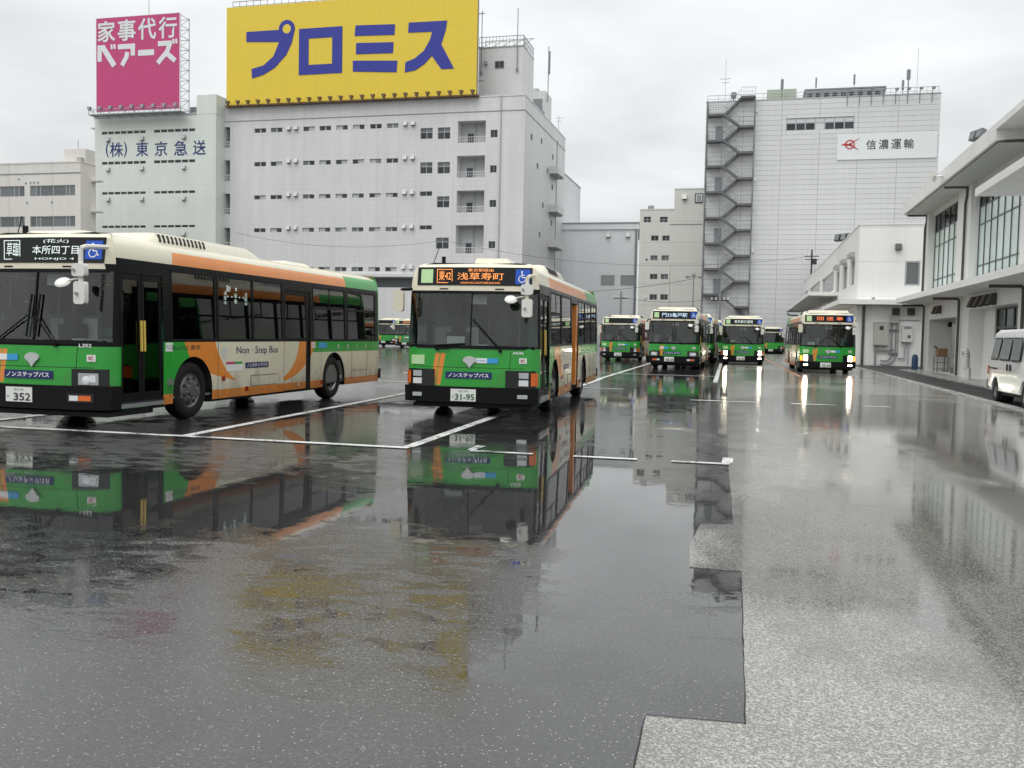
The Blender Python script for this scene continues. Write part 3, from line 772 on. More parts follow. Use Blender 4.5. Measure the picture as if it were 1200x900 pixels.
def make_bus(kind, loc, rz, label, group, o):
    """o: per-bus options (texts, lamp state, detail level)"""
    V = VAR[kind]; V['id'] = kind
    V.setdefault('rwin', [(0.70, 1.50), (1.70, 2.90), (3.0, 4.2), (4.3, 5.5), (5.6, 6.8), (6.9, 8.3), (8.45, 10.1)])
    dz = V['dz']; det = o.get('detail', 2); K = lambda n: (kind, n)
    root = thing('bus', loc, label, 'bus', group, rz)
    if K('paint') not in _bus: _bus[K('paint')] = paint_material(kind)
    if K('body') not in _bus: _bus[K('body')] = bus_shell(V, kind).mesh('body', _bus[K('paint')], 35)
    body = link('body', _bus[K('body')], root)
    def part(name, fn, mat, parent=root, smooth=None, key=None):
        return link(name, bm_((kind, key or name), fn, mat, smooth), parent)
    # underside, floor, bulkheads
    part('chassis', lambda m: m.box(-1.12, 1.12, 0.22, 1.3, 0.17, 0.239).box(-1.15, 1.15, 0.5, V['fw_']-0.62, 0.24, 0.34).box(-1.15, 1.15, V['fw_']+0.62, V['rw']-0.62, 0.24, 0.34).box(-1.15, 1.15, V['rw']+0.62, V['L']-0.2, 0.28, 0.40).box(-0.85, 0.85, 0.6, V['L']-0.3, 0.25, 0.36), 'underbody')  # low front box is an added dark underpan, darkening the gap below the nose
    def well(m, w, s):
        N = 12; rr = 0.60
        for i in range(N):
            a, b = math.pi*i/N, math.pi*(i+1)/N
            m.quad((s*(W-0.03), w-rr*math.cos(a), 0.47+rr*math.sin(a)), (s*(W-0.03), w-rr*math.cos(b), 0.47+rr*math.sin(b)), (s*0.7, w-rr*math.cos(b), 0.47+rr*math.sin(b)), (s*0.7, w-rr*math.cos(a), 0.47+rr*math.sin(a)))
        m.quad((s*0.7, w-rr, 0.2), (s*0.7, w+rr, 0.2), (s*0.7, w+rr, 1.1), (s*0.7, w-rr, 1.1)); return m
    for w in (V['fw_'], V['rw']):
        for s in (1, -1): part('wheel_housing', lambda m: well(m, w, s), 'underbody', key='well%.1f%d' % (w, s))
    part('cabin_floor', lambda m: m.box(-1.18, 1.18, 0.35, V['L']-0.3, 0.365, 0.40).box(-1.18, 1.18, V['rw']-0.7, V['L']-0.25, 0.40, 0.85), 'floorvinyl')
    part('ceiling_panel', lambda m: m.box(-1.05, 1.05, 0.6, V['L']-0.4, 2.56+dz, 2.60+dz).box(0.95, 1.19, 1.5, V['L']-0.4, 2.47+dz, 2.55+dz).box(-1.19, -0.95, 0.6, V['L']-0.4, 2.47+dz, 2.55+dz), 'interior')
    fa, ra_ = V['fw_'], V['rw']
    for i, (s, y0, y1) in enumerate(((1, fa+0.68, V['mid'][0]-0.08), (1, ra_+0.68, V['L']-0.4), (-1, 0.7, fa-0.68), (-1, fa+0.68, ra_-0.68), (-1, ra_+0.68, V['L']-0.4))):
        part('wall_lining', lambda m: side_panel(m, V, s, y0, y1, 0.42, 1.29, -0.075, -0.06), 'interior', key='lining%d' % i)
    part('dashboard', lambda m: m.box(-1.1, 1.05, 0.30, 0.72, 0.95, 1.22).box(-1.1, -0.1, 0.7, 0.95, 0.6, 1.15), 'black')
    # wheels
    for s in (1, -1):
        wheel(root, V, s, V['fw_'], False); wheel(root, V, s, V['rw'], True)
    # windscreen follows the nose curve
    def ws(m):
        cs = [c for c in columns(V) if c[4] in ('F', 'C20', 'C40', 'C60')]; ds = [c for c in columns(V) if c[4] in ('D60', 'D40', 'D20')]
        cs = ds+cs; zz = [V['ws0']-0.02+(V['wst']-V['ws0']+0.04)*i/5 for i in range(6)]
        for a, b in zip(cs[:-1], cs[1:]):
            for z0, z1 in zip(zz[:-1], zz[1:]): m.quad(cpt(a, z0, dz, -0.006), cpt(b, z0, dz, -0.006), cpt(b, z1, dz, -0.006), cpt(a, z1, dz, -0.006))
        return m
    wso = part('windscreen', ws, 'screen', smooth=60)
    part('windscreen_seal', lambda m: front_panel(front_panel(m, V, -1.16, 1.16, V['ws0']-0.04, V['ws0']+0.02, 0.0, 0.012, 12), V, -1.16, 1.16, V['wst']-0.02, V['wst']+0.03, 0.0, 0.012, 12), 'black', wso)
    part('centre_seam', lambda m: front_panel(m, V, -0.012, 0.012, V['ws0'], V['wst'], -0.002, 0.01, 1), 'black', wso)
    # side glazing
    def pane(s, y0, y1, z0, z1, nm='window', i=0, par=root, slide=False):
        fr = link(nm, bm_((kind, s, y0, z0, 'window'), lambda m: [side_panel(m, V, s, *q, -0.03, 0.004) for q in ((y0-0.02, y0+0.018, z0-0.015, z1+0.015), (y1-0.018, y1+0.02, z0-0.015, z1+0.015), (y0+0.018, y1-0.018, z0-0.015, z0+0.02), (y0+0.018, y1-0.018, z1-0.02, z1+0.015))] and m, 'black'), par)
        link('pane', bm_((kind, s, y0, z0, 'pane'), lambda m: side_panel(m, V, s, y0+0.01, y1-0.01, z0+0.01, z1-0.01, -0.014, -0.008), 'busglass'), fr)
        if slide:
            zs = z0+(z1-z0)*0.62; ym = (y0+y1)/2
            link('sash_rail', bm_((kind, s, y0, z0, 'sash_rail'), lambda m: side_panel(side_panel(m, V, s, y0+0.02, y1-0.02, zs-0.02, zs+0.02, -0.02, -0.002), V, s, ym-0.018, ym+0.018, zs+0.02, z1-0.02, -0.02, -0.002), 'black'), fr)
        return fr
    for i, (a, b) in enumerate(V['win']): pane(1, a, b, *V['wz'], slide=i in V['slide'])
    for a, b in V['rwin']: pane(-1, a, b, *V['wz'], slide=True)
    # entrance: two folding leaves
    d0, d1 = V['door']; dm = (d0+d1)/2; zt = V['wst']
    for j, (a, b) in enumerate(((d0+0.01, dm-0.008), (dm+0.008, d1-0.01))):
        leaf = link('door_leaf', bm_((kind, 'leaf', j), lambda m: [side_panel(m, V, 1, *q, -0.05, -0.012) for q in ((a, a+0.06, 0.37, zt-0.01), (b-0.06, b, 0.37, zt-0.01), (a+0.06, b-0.06, 0.37, 0.52), (a+0.06, b-0.06, zt-0.10, zt-0.01))] and m, 'black'), root)
        link('pane', bm_((kind, 'leafpane', j), lambda m: side_panel(m, V, 1, a+0.05, b-0.05, 0.50, zt-0.08, -0.032, -0.026), 'busglass'), leaf)
        hx = b-0.03 if j == 0 else a+0.03
        link('handle', bm_((kind, 'leafhandle', j), lambda m: side_panel(m, V, 1, hx-0.018, hx+0.018, 1.15, 1.62, -0.012, 0.012), 'yellow'), leaf)
    part('door_step', lambda m: side_panel(m, V, 1, d0, d1, 0.30, 0.36, -0.2, 0.006), 'steel')
    part('door_rubbing_strip', lambda m: side_panel(m, V, 1, d0-0.02, d1+0.02, 0.365, 0.385, -0.012, 0.008), 'chrome')
    # exit: one sliding leaf
    m0, m1 = V['mid']
    if not o.get('mid_open'):
        leaf = link('sliding_door', bm_((kind, 'slide_upper'), lambda m: [side_panel(m, V, 1, *q, -0.04, -0.008) for q in ((m0+0.01, m0+0.07, 1.30, zt-0.01), (m1-0.20, m1-0.01, 0.30, zt-0.01), (m0+0.07, m1-0.20, 1.30, 1.36), (m0+0.07, m1-0.20, zt-0.10, zt-0.01))] and m, 'black'), root)
        link('pane', bm_((kind, 'slide_pane'), lambda m: side_panel(m, V, 1, m0+0.06, m1-0.19, 1.34, zt-0.08, -0.028, -0.022), 'busglass'), leaf)
        link('lower_panel', bm_((kind, 'slide_low'), lambda m: side_panel(m, V, 1, m0+0.01, m1-0.20, 0.30, 1.30, -0.04, -0.006), _bus[K('paint')]), leaf)
    else:
        leaf = link('sliding_door', bm_((kind, 'slide_open'), lambda m: [side_panel(m, V, 1, *q, -0.11, -0.07) for q in ((m0-0.95, m0+0.16, 0.32, 1.30), (m0-0.95, m0-0.87, 1.30, zt), (m0+0.08, m0+0.16, 1.30, zt), (m0-0.87, m0+0.08, zt-0.08, zt))] and m, 'black'), root)
        link('pane', bm_((kind, 'slide_open_pane'), lambda m: side_panel(m, V, 1, m0-0.87, m0+0.08, 1.30, zt-0.08, -0.09, -0.085), 'busglass'), leaf)
        part('door_pillar', lambda m: m.box(1.06, 1.22, m1-0.28, m1-0.02, 0.36, zt-0.02), 'orange')
    # panel gaps and lockers on the flank
    part('locker_seams', lambda m: [side_panel(m, V, 1, *q, -0.004, 0.0025) for q in ((2.98, 2.99, 0.32, 1.28), (4.1, 4.11, 0.46, 0.66), (4.11, 5.1, 0.655, 0.662), (4.12, 5.12, 0.46, 0.466), (m0-0.02, m0-0.01, 0.3, 1.29), (8.7, 8.71, 0.42, 1.05), (8.71, 9.6, 0.60, 0.607), (9.6, 9.61, 0.42, 1.05))] and m, 'black')['kind'] = 'stuff'
    for q in ((3.10, 0.60), (3.9, 0.38), (V['mid'][1]+0.5, 0.37)):
        side_key = round(q[0], 2)
        link('side_marker_lamp', bm_((kind, side_key, 'marker'), lambda m: side_panel(m, V, 1, q[0], q[0]+0.10, q[1], q[1]+0.08, 0.0, 0.012), 'redlens'), root)
    part('turn_repeater', lambda m: side_panel(m, V, 1, 1.50, 1.62, 0.60, 0.70, 0.0, 0.03), 'lens')
    # ---- nose
    gz = V['gz']
    part('bumper', lambda m: front_panel(m, V, -1.2, 1.2, V['zb']-0.0, gz-0.02, 0.0, 0.05, 14), 'black', smooth=40)
    for s in (1, -1): part('bumper_return', lambda m: side_panel(m, V, s, 0.12, 0.36 if s > 0 else 1.55, V['zb'], gz-0.02, -0.12, 0.01), 'black', key='bumper_return%d' % s)
    part('nose_seam', lambda m: front_panel(front_panel(m, V, -1.0, 1.0, 0.905, 0.912, 0.0, 0.002, 8), V, 0.70, 0.707, gz, 1.2, 0.0, 0.0025, 1, slant=0.08), 'black')
    for s in (-1, 1):
        hx = sorted((s*0.66, s*1.19))
        hz0, hz1 = (gz+0.0, 0.89) if kind == 'new' else (gz, 0.87)
        hl = link('headlight', bm_((kind, s, 'headhousing'), lambda m: front_panel(m, V, hx[0], hx[1], hz0-0.02, hz1, 0.0, 0.016, 6), 'gloss_black'), root)
        on = o.get('lamps')
        lm = 'lampon' if on else 'lampoff'
        def lamp(x, z, r, mat, nm, rect=None):
            y = front_y(x, z)-0.018
            if rect: me = bm_((kind, nm, round(x, 2), mat, 'rect'), lambda m: front_panel(m, V, x-rect[0], x+rect[0], z-rect[1], z+rect[1], 0.012, 0.026, 2), mat)
            else: me = bm_((kind, nm, round(x, 2), mat, 'round'), lambda m: m.lathe((x, y, z), (0, -1, 0), [(r, -0.01), (r, 0.008), (r*0.8, 0.016), (0.0, 0.02)], 18), mat, 40)
            link(nm, me, hl)
        if kind == 'new':
            lamp(s*0.93, 0.745, 0.07, 'lens', 'reflector_bezel', (0.155, 0.085)); 
            link('lamp', bm_((kind, s, lm, 'lampnew'), lambda m: m.lathe((s*0.90, front_y(s*0.9, 0)-0.026, 0.725), (0, -1, 0), [(0.065, -0.01), (0.065, 0.006), (0.045, 0.012), (0.0, 0.014)], 18), lm, 40), hl)
            link('lamp', bm_((kind, s, 'lampnew2'), lambda m: front_panel(m, V, s*1.0-0.05, s*1.0+0.05, 0.70, 0.80, 0.02, 0.032, 2), 'lampoff'), hl)
            fl = link('fog_lamp', bm_((kind, s, 'foghouse'), lambda m: front_panel(m, V, s*0.83-0.21, s*0.83+0.21, 0.40, 0.53, 0.045, 0.06, 4), 'gloss_black'), root)
            link('lens', bm_((kind, s, 'foglens'), lambda m: front_panel(m, V, min(s*0.66, s*0.80), max(s*0.66, s*0.80), 0.425, 0.50, 0.055, 0.068, 2), 'lampoff'), fl)
            link('turn_lamp', bm_((kind, s, 'turnl'), lambda m: front_panel(m, V, min(s*0.81, s*1.0), max(s*0.81, s*1.0), 0.425, 0.50, 0.055, 0.068, 2), 'amber'), fl)
        else:
            lamp(s*0.99, 0.785, 0.07, lm if on else 'lens', 'lamp', (0.085, 0.052)); lamp(s*0.99, 0.65, 0.07, lm if on else 'lampoff', 'lamp_low', (0.085, 0.052))
            link('turn_lamp', bm_((kind, s, 'turno', bool(on and o.get('blink'))), lambda m: front_panel(m, V, min(s*1.12, s*1.225), max(s*1.12, s*1.225), 0.60, 0.83, 0.012, 0.045, 3), 'amberon' if on and o.get('blink') else 'amber'), hl)
            fo = 'foglampon' if on else 'lens'
            link('fog_lamp', bm_((kind, s, fo, 'fogold'), lambda m: front_panel(m, V, s*0.98-0.09, s*0.98+0.09, 0.37, 0.44, 0.045, 0.062, 2), fo), root)
    # number plate
    px = -0.10 if kind == 'old' else -0.20
    pl = link('number_plate', bm_(K('plate'), lambda m: front_panel(m, V, px-0.235, px+0.235, gz-0.30+0.02, gz-0.06, 0.055, 0.064, 1), 'white_plate'), root)
    yp = front_y(px, 0.4)-0.0665
    if o.get('plate'):
        text('plate_number', o['plate'], 0.36 if len(o['plate']) > 3 else 0.30, 0.115, 'ink' if kind == 'new' else 'plate_green', pl, (px+(0.03 if len(o['plate']) > 3 else 0.06), yp, gz-0.205), bold=0.02)
        if det > 1:
            text('plate_office', '足立 230', 0.17, 0.035, 'plate_green', pl, (px, yp, gz-0.095)); text('plate_kana', 'あ', 0.035, 0.04, 'plate_green', pl, (px-0.19, yp, gz-0.20))
    # emblem: leaf-shaped silver badge
    if det > 0:
        em = []
        for k in range(13):
            t = R(180-k*15); em.append((0.125*math.cos(t), 1.01+0.075*math.sin(t)))
        em += [(0.11, 0.985), (0.065, 0.955), (0.03, 0.915), (0.0, 0.87), (-0.03, 0.915), (-0.065, 0.955), (-0.11, 0.985)]
        link('emblem', bm_(K('emblem'), lambda m: m.prism([(x, z+0.03) for x, z in em], -0.03, 0.0), 'silver'), root)
        nsx = -0.02 if kind == 'old' else -0.08
        lb = decal('route_type_sign', V, root, nsx-0.43, nsx+0.43, 0.71, 0.83, 'navy'); 
        if kind == 'new': lb.location.z = 0.02
        front_text('route_type_lettering', 'ノンステップバス', V, lb, nsx, 0.77, 0.76, 0.078, 'white', bold=0.025)
        sx = 0.12 if kind == 'old' else -0.66
        sk = decal('sponsor_sticker', V, root, sx, sx+0.20, 0.995, 1.085, 'white'); decal('sponsor_sticker', V, root, sx+0.202, sx+0.40, 0.995, 1.085, 'skyblue')
        if kind == 'old' and det > 1:
            text('sticker_lettering', '東京都交通局', 0.16, 0.03, 'skyblue', sk, (0.22, front_y(0.22, 1)-0.016, 1.04))
        ic = decal('fare_card_sticker', V, root, 0.90, 1.04, 1.00, 1.10, 'white_plate'); front_text('fare_card_lettering', 'IC', V, ic, 0.97, 1.05, 0.075, 0.055, 'ic_red', bold=0.03)
        if o.get('fleet'):
            z = 1.235 if kind == 'new' else 1.19
            front_text('fleet_number', o['fleet'], V, root, 0.88, z, 0.20, 0.05, 'white', bold=0.02)
        if kind == 'old': decal('notice_sticker', V, root, -1.12, -0.86, 0.95, 1.12, 'palegreen')
    # destination display
    dp = link('destination_display', bm_(K('destination_display'), lambda m: front_panel(m, V, -1.06, 1.08, V['d0'], V['d1'], 0.0, 0.010, 10), 'display'), root)
    zc = (V['d0']+V['d1'])/2; hh = V['d1']-V['d0']; lm = o.get('led', 'ledo')
    if o.get('dest'):
        wd = o.get('destw', 1.0); xc = o.get('destx', 0.10)
        front_text('destination_name', o['dest'], V, dp, xc, zc+(0.0 if o.get('sub') else 0.0), wd, hh*((0.34 if kind == 'new' else 0.40) if o.get('sub') else 0.52), lm, bold=0.0)
        if o.get('route'):
            rx = o.get('routex', -0.53)
            front_text('route_number', o['route'], V, dp, rx, zc+0.01, 0.23, hh*0.54, lm, bold=0.0)
            fy = front_y(rx, zc)+lean(zc)-0.016
            bx, bz = 0.145, hh*0.38
            link('route_frame', bm_((kind, lm, rx, 'rframe'), lambda m: m.box(rx-bx, rx+bx, fy-0.002, fy, zc+bz-0.012, zc+bz).box(rx-bx, rx+bx, fy-0.002, fy, zc-bz, zc-bz+0.012).box(rx-bx, rx-bx+0.012, fy-0.002, fy, zc-bz+0.012, zc+bz-0.012).box(rx+bx-0.012, rx+bx, fy-0.002, fy, zc-bz+0.012, zc+bz-0.012), lm), dp)
        if o.get('sub'): front_text('destination_roman', o['sub'], V, dp, xc, zc-hh*0.36, wd*0.85, hh*0.10, lm)
        if o.get('via'): front_text('destination_via', o['via'], V, dp, xc, zc+hh*0.34, wd*0.55, hh*0.17, lm)
    wheelchair(root, V, 0.91, zc, 0.135 if kind == 'new' else 0.13)
    if kind == 'old' or o.get('leftsq'): decal('square_sticker', V, dp, -0.99, -0.76, zc-0.125, zc+0.125, 'palegreen', 0.014, 2)
    # marker lamps, grab slots under the display
    part('display_slots', lambda m: front_panel(front_panel(m, V, -0.62, -0.46, V['wst']+0.055, V['wst']+0.075, 0.0, 0.006, 2), V, 0.42, 0.58, V['wst']+0.055, V['wst']+0.075, 0.0, 0.006, 2), 'black')
    # wipers
    if det > 0:
        def wiper(m, x0, z0, x1, z1, bx0, bz0, bx1, bz1):
            q = lambda x, z, d: (x, front_y(x, z)+lean(z)-d, z)
            m.tube([q(x0, z0, 0.03), q(x1, z1, 0.045)], 0.012, 6); m.tube([q(bx0, bz0, 0.03), q((bx0+bx1)/2, (bz0+bz1)/2, 0.03), q(bx1, bz1, 0.03)], 0.016, 6)
            m.cyl(q(x0, z0, 0.0), q(x0, z0, 0.05), 0.03); return m
        if kind == 'new':
            part('wiper', lambda m: wiper(m, 0.40, 1.24, 0.05, 1.66, 0.05, 1.35, 0.10, 1.98), 'black', key='wiper_l'); part('wiper', lambda m: wiper(m, -0.70, 1.26, -0.10, 1.66, -0.10, 1.35, -0.05, 1.98), 'black', key='wiper_r')
        elif o.get('vwipe'):
            part('wiper', lambda m: wiper(m, 0.56, 1.24, 0.10, 1.66, 0.05, 1.72, 0.5, 1.32), 'black', key='wiper_l2'); part('wiper', lambda m: wiper(m, -0.6, 1.24, -0.10, 1.66, -0.05, 1.72, -0.5, 1.32), 'black', key='wiper_r2')
        else:
            part('wiper', lambda m: wiper(m, 0.56, 1.22, 0.14, 1.66, 0.04, 1.78, 0.5, 1.30), 'black', key='wiper_l'); part('wiper', lambda m: wiper(m, -0.62, 1.24, -0.38, 1.24, -0.66, 1.30, -0.1, 1.34), 'black', key='wiper_r')
    # mirrors
    def rbox(m, x0, x1, y0, y1, z0, z1, r=0.03):
        pts = []
        for cx, cz, a0 in ((x1-r, z1-r, 0), (x0+r, z1-r, 90), (x0+r, z0+r, 180), (x1-r, z0+r, 270)):
            for k in range(4): t = R(a0+30*k); pts.append((cx+r*math.cos(t), cz+r*math.sin(t)))
        return m.prism(pts[::-1], y0, y1)
    zt_ = 2.68+dz
    ml = part('mirror_arm', lambda m: m.tube([(1.13, 0.20, zt_), (1.12, -0.24, zt_-0.03), (1.08, -0.30, zt_-0.06), (1.08, -0.30, 1.98)], 0.034, 8), 'mirror_white' if kind == 'new' else 'cream', key='mirror_arm_l')
    part('side_mirror', lambda m: rbox(m, 0.98, 1.19, -0.37, -0.28, 2.22, 2.40, 0.04), 'mirror_white', ml, 40, 'mirror_a'); part('side_mirror', lambda m: rbox(m, 1.0, 1.18, -0.36, -0.27, 1.83, 2.15, 0.04), 'mirror_white', ml, 40, 'mirror_b')
    part('round_mirror', lambda m: m.lathe((0.80, -0.33, 2.14), (0.15, -0.62, 0.78), [(0.0, 0.035), (0.06, 0.03), (0.10, 0.012), (0.112, -0.008), (0.0, -0.012)], 20).tube([(1.08, -0.30, 2.2), (0.80, -0.31, 2.15)], 0.012, 6), 'mirror_white', ml, 40, 'mirror_c')
    part('mirror_clamp', lambda m: m.cyl((1.02, -0.31, 2.31), (1.02, -0.40, 2.31), 0.022).cyl((1.06, -0.31, 1.98), (1.06, -0.40, 1.98), 0.022), 'steel', ml, None, 'mirror_d')
    mr = part('mirror_arm', lambda m: m.tube([(-1.15, 0.12, 2.42+dz), (-1.24, -0.16, 2.40+dz), (-1.28, -0.2, 2.34+dz), (-1.28, -0.2, 2.2)], 0.028, 8), 'black', key='mirror_arm_r')
    part('side_mirror', lambda m: rbox(m, -1.38, -1.19, -0.26, -0.16, 1.90, 2.28, 0.05), 'mirror_white' if kind == 'new' else 'cream', mr, 40, 'mirror_e')
    # roof
    def ac(m):
        y0, y1 = (1.35, 5.15) if kind == 'new' else (2.2, 5.6); zt2 = 3.07+dz; zb2 = 2.86+dz; hw = 0.98
        secs = [(y0, hw-0.1, zb2+0.02), (y0+0.25, hw, zt2-0.02), (y0+0.5, hw, zt2), (y1-0.7, hw, zt2), (y1-0.25, hw-0.05, zt2-0.08), (y1, hw-0.1, zb2+0.02)]
        ring = lambda y, w, z: [(-w-0.06, y, zb2-0.03), (-w, y, (z+zb2)/2), (-w+0.06, y, z-0.02), (-w+0.16, y, z), (w-0.16, y, z), (w-0.06, y, z-0.02), (w, y, (z+zb2)/2), (w+0.06, y, zb2-0.03)]
        rs = [ring(*s) for s in secs]
        for a, b in zip(rs[:-1], rs[1:]):
            for i in range(7): m.quad(a[i], a[i+1], b[i+1], b[i])
        m.quad(*rs[0][::-1]); m.quad(*rs[-1]); return m
    acu = part('air_conditioner', ac, 'cream', smooth=30)
    if det > 0:
        def slots(m):
            y = 1.62 if kind == 'new' else 2.6
            for k in range(12):
                for s in (1, -1):
                    yy = y+k*0.115; z0, z1 = 2.905+dz, 3.03+dz
                    m.hexa([(s*1.0, yy, z0), (s*1.022, yy, z0), (s*1.022, yy+0.05, z0), (s*1.0, yy+0.05, z0), (s*0.925, yy+0.05, z1), (s*0.947, yy+0.05, z1), (s*0.947, yy+0.10, z1), (s*0.925, yy+0.10, z1)])
            return m
        sl = part('louvre_slots', slots, 'underbody', acu); sl['kind'] = 'stuff'
    if kind == 'new':
        part('roof_hatch', lambda m: m.hexa([(-0.75, 0.55, 2.88), (0.55, 0.55, 2.88), (0.75, 1.20, 2.88), (-0.75, 1.20, 2.88), (-0.62, 0.68, 2.985), (0.35, 0.68, 2.985), (0.5, 1.18, 2.96), (-0.62, 1.18, 2.96)]), 'cream')
        part('rear_hatch', lambda m: m.hexa([(-0.4, 6.3, 2.9), (0.8, 6.3, 2.9), (0.8, 7.5, 2.9), (-0.4, 7.5, 2.9), (-0.3, 6.45, 2.99), (0.7, 6.45, 2.99), (0.7, 7.35, 2.99), (-0.3, 7.35, 2.99)]), 'cream')
    else:
        part('roof_hatch', lambda m: m.hexa([(-0.10, 0.60, 2.78), (0.62, 0.60, 2.78), (0.62, 1.35, 2.78), (-0.10, 1.35, 2.78), (-0.06, 0.66, 2.93), (0.52, 0.66, 2.93), (0.52, 1.30, 2.93), (-0.06, 1.30, 2.93)]), 'cream')
        if o.get('widehatch'): part('front_pod', lambda m: m.hexa([(-0.95, 0.45, 2.78), (0.95, 0.45, 2.78), (0.95, 1.9, 2.78), (-0.95, 1.9, 2.78), (-0.86, 0.55, 2.96), (0.86, 0.55, 2.96), (0.86, 1.8, 2.96), (-0.86, 1.8, 2.96)]), 'cream')
    if det > 1:
        MB().cyl((-0.95, 0.75, 2.86+dz), (-0.80, 0.70, 3.22+dz), 0.008, n=5).build('aerial', 'black', root)
        MB().box(-0.72, -0.66, 0.62, 0.68, 2.86+dz, 3.06+dz).build('roof_post', 'black', root)
        for q in ((3.12, 3.24, 1.02, 1.20), (6.02+m0-5.41, 6.06+m0-5.41, 0.36, 0.44), (8.05, 8.11, 0.46, 0.52)): side_panel(MB(), V, 1, *q, 0.0, 0.004).build('flap', 'interior', root)
        for k in range(4): side_panel(MB(), V, 1, V['L']-0.155, V['L']-0.145+0.06, 1.55+k*0.06, 1.58+k*0.06, -0.01, 0.006).build('rear_vent_slot', 'black', root)
        side_panel(MB(), V, 1, V['L']-0.13, V['L']-0.02, 0.36, 0.60, -0.05, 0.02).build('rear_bumper_corner', 'black', root)
    # ---- side lettering
    if det > 1 and o.get('sidetext'):
        xt = W+0.004
        text('side_lettering', 'Non · Step Bus', 1.55, 0.17, 'navy', root, (xt, 4.36, 1.12), LEFT, bold=0.004)
        s1 = side_panel(MB(), V, 1, 3.90, 4.76, 0.80, 0.905, 0.0, 0.004).build('route_type_sign', 'navy', root); text('route_type_lettering', 'ノンステップバス', 0.76, 0.07, 'white', s1, (W+0.0055, 4.33, 0.853), LEFT, bold=0.02)
        for a, b, mt in ((3.25, 3.52, 'magenta'), (3.53, 3.80, 'greenp')): side_panel(MB(), V, 1, a, b, 0.885, 0.93, 0.0, 0.004).build('notice_sticker', mt, root)
        side_panel(MB(), V, 1, 3.25, 3.80, 0.76, 0.883, 0.0, 0.003).build('notice_sticker', 'white_plate', root)
        text('fleet_lettering', 'R-L352 東京', 0.80, 0.085, 'ink', root, (xt, 2.03, 1.20), LEFT)
        for k, ch in enumerate('都営バス'):
            text('operator_lettering', ch, 0.085, 0.10, 'white', root, (W+0.004, 7.95+k*0.52, 1.18), LEFT, bold=0.01)
        e = side_panel(MB(), V, 1, 1.40+0.05, 1.64, 1.14, 1.28, 0.0, 0.004).build('entrance_sticker', 'white_plate', root); text('entrance_lettering', '↑入口', 0.16, 0.09, 'ink', e, (W+0.0055, 1.545, 1.21), LEFT)
        e = side_panel(MB(), V, 1, 6.36+0.24, 6.78, 1.15, 1.27, 0.0, 0.004).build('exit_sticker', 'white_plate', root); text('exit_lettering', '出口', 0.13, 0.07, 'logo_red', e, (W+0.0055, 6.69, 1.21), LEFT)
        side_panel(MB(), V, 1, 6.95, 7.35, 1.15, 1.26, 0.0, 0.004).build('sponsor_sticker', 'skyblue', root)
        sg = side_panel(MB(), V, 1, 3.20, 4.10, 1.86, 2.34, -0.05, -0.022).build('side_display', 'display', root)
        sg.data.materials[0] = MT['display']
        text('side_display_lettering', '草39', 0.13, 0.12, 'ledw', sg, (W-0.034, 3.36, 2.24), LEFT)
        text('side_display_lettering', '上野松坂屋', 0.07, 0.40, 'ledw', sg, (W-0.030, 3.29, 2.02), LEFT) if False else None
        for k, ch in enumerate('浅草寿町'): text('side_display_lettering', ch, 0.075, 0.075, 'ledw', sg, (W-0.034, 3.27, 2.16-k*0.092), LEFT)
        for k, ch in enumerate('本所駅前'): text('side_display_lettering', ch, 0.075, 0.075, 'ledw', sg, (W-0.034, 3.62, 2.24-k*0.11), LEFT)
        for k, ch in enumerate('金町駅前'): text('side_display_lettering', ch, 0.075, 0.075, 'ledw', sg, (W-0.034, 3.98, 2.16-k*0.092), LEFT)
        text('side_display_lettering', '・・・・・', 0.55, 0.03, 'ledw', sg, (W-0.034, 3.62, 2.10), LEFT)
    elif det > 0:
        text('side_lettering', 'Non · Step Bus', 1.45, 0.16, 'navy', root, (W+0.004, 3.95, 1.12), LEFT)
        s1 = side_panel(MB(), V, 1, 3.5, 4.3, 0.80, 0.905, 0.0, 0.004).build('route_type_sign', 'navy', root); text('route_type_lettering', 'ノンステップバス', 0.72, 0.07, 'white', s1, (W+0.0055, 3.9, 0.853), LEFT)
    # ---- cabin
    if det > 0:
        st = bm_(('seat', 'cushion'), lambda m: m.box(-0.22, 0.22, -0.24, 0.22, 0.40, 0.52).hexa([(-0.22, 0.16, 0.45), (0.22, 0.16, 0.45), (0.22, 0.25, 0.45), (-0.22, 0.25, 0.45), (-0.20, 0.28, 1.08), (0.20, 0.28, 1.08), (0.20, 0.36, 1.08), (-0.20, 0.36, 1.08)]).box(-0.18, 0.18, -0.1, 0.1, 0.0, 0.40), 'seat')
        ysl = [1.9, 3.3, 4.1] if kind == 'new' else [1.9, 3.2, 4.0]
        for s, ylist in ((1, ysl+[m1+0.6, m1+1.4, m1+2.2, m1+3.0]), (-1, [2.0, 3.2, 4.0, 4.8, 5.6, 6.6, 7.4, 8.2, 9.0])):
            for yy in ylist:
                zf = 0.85 if yy > V['rw']-0.6 else (0.62 if abs(yy-V['fw_']) < 0.6 else 0.40)
                link('passenger_seat', st, root, (s*0.9, yy, zf))
                if zf > 0.7: link('passenger_seat', st, root, (s*0.45, yy, zf))
        link('driver_seat', bm_(('seat', 'driver'), lambda m: m.box(-0.25, 0.25, -0.25, 0.25, 0.75, 0.88).box(-0.24, 0.24, 0.2, 0.32, 0.85, 1.55).box(-0.13, 0.13, 0.2, 0.30, 1.55, 1.75).box(-0.2, 0.2, -0.2, 0.2, 0.4, 0.75), 'black'), root, (-0.62, 1.35, 0.0))
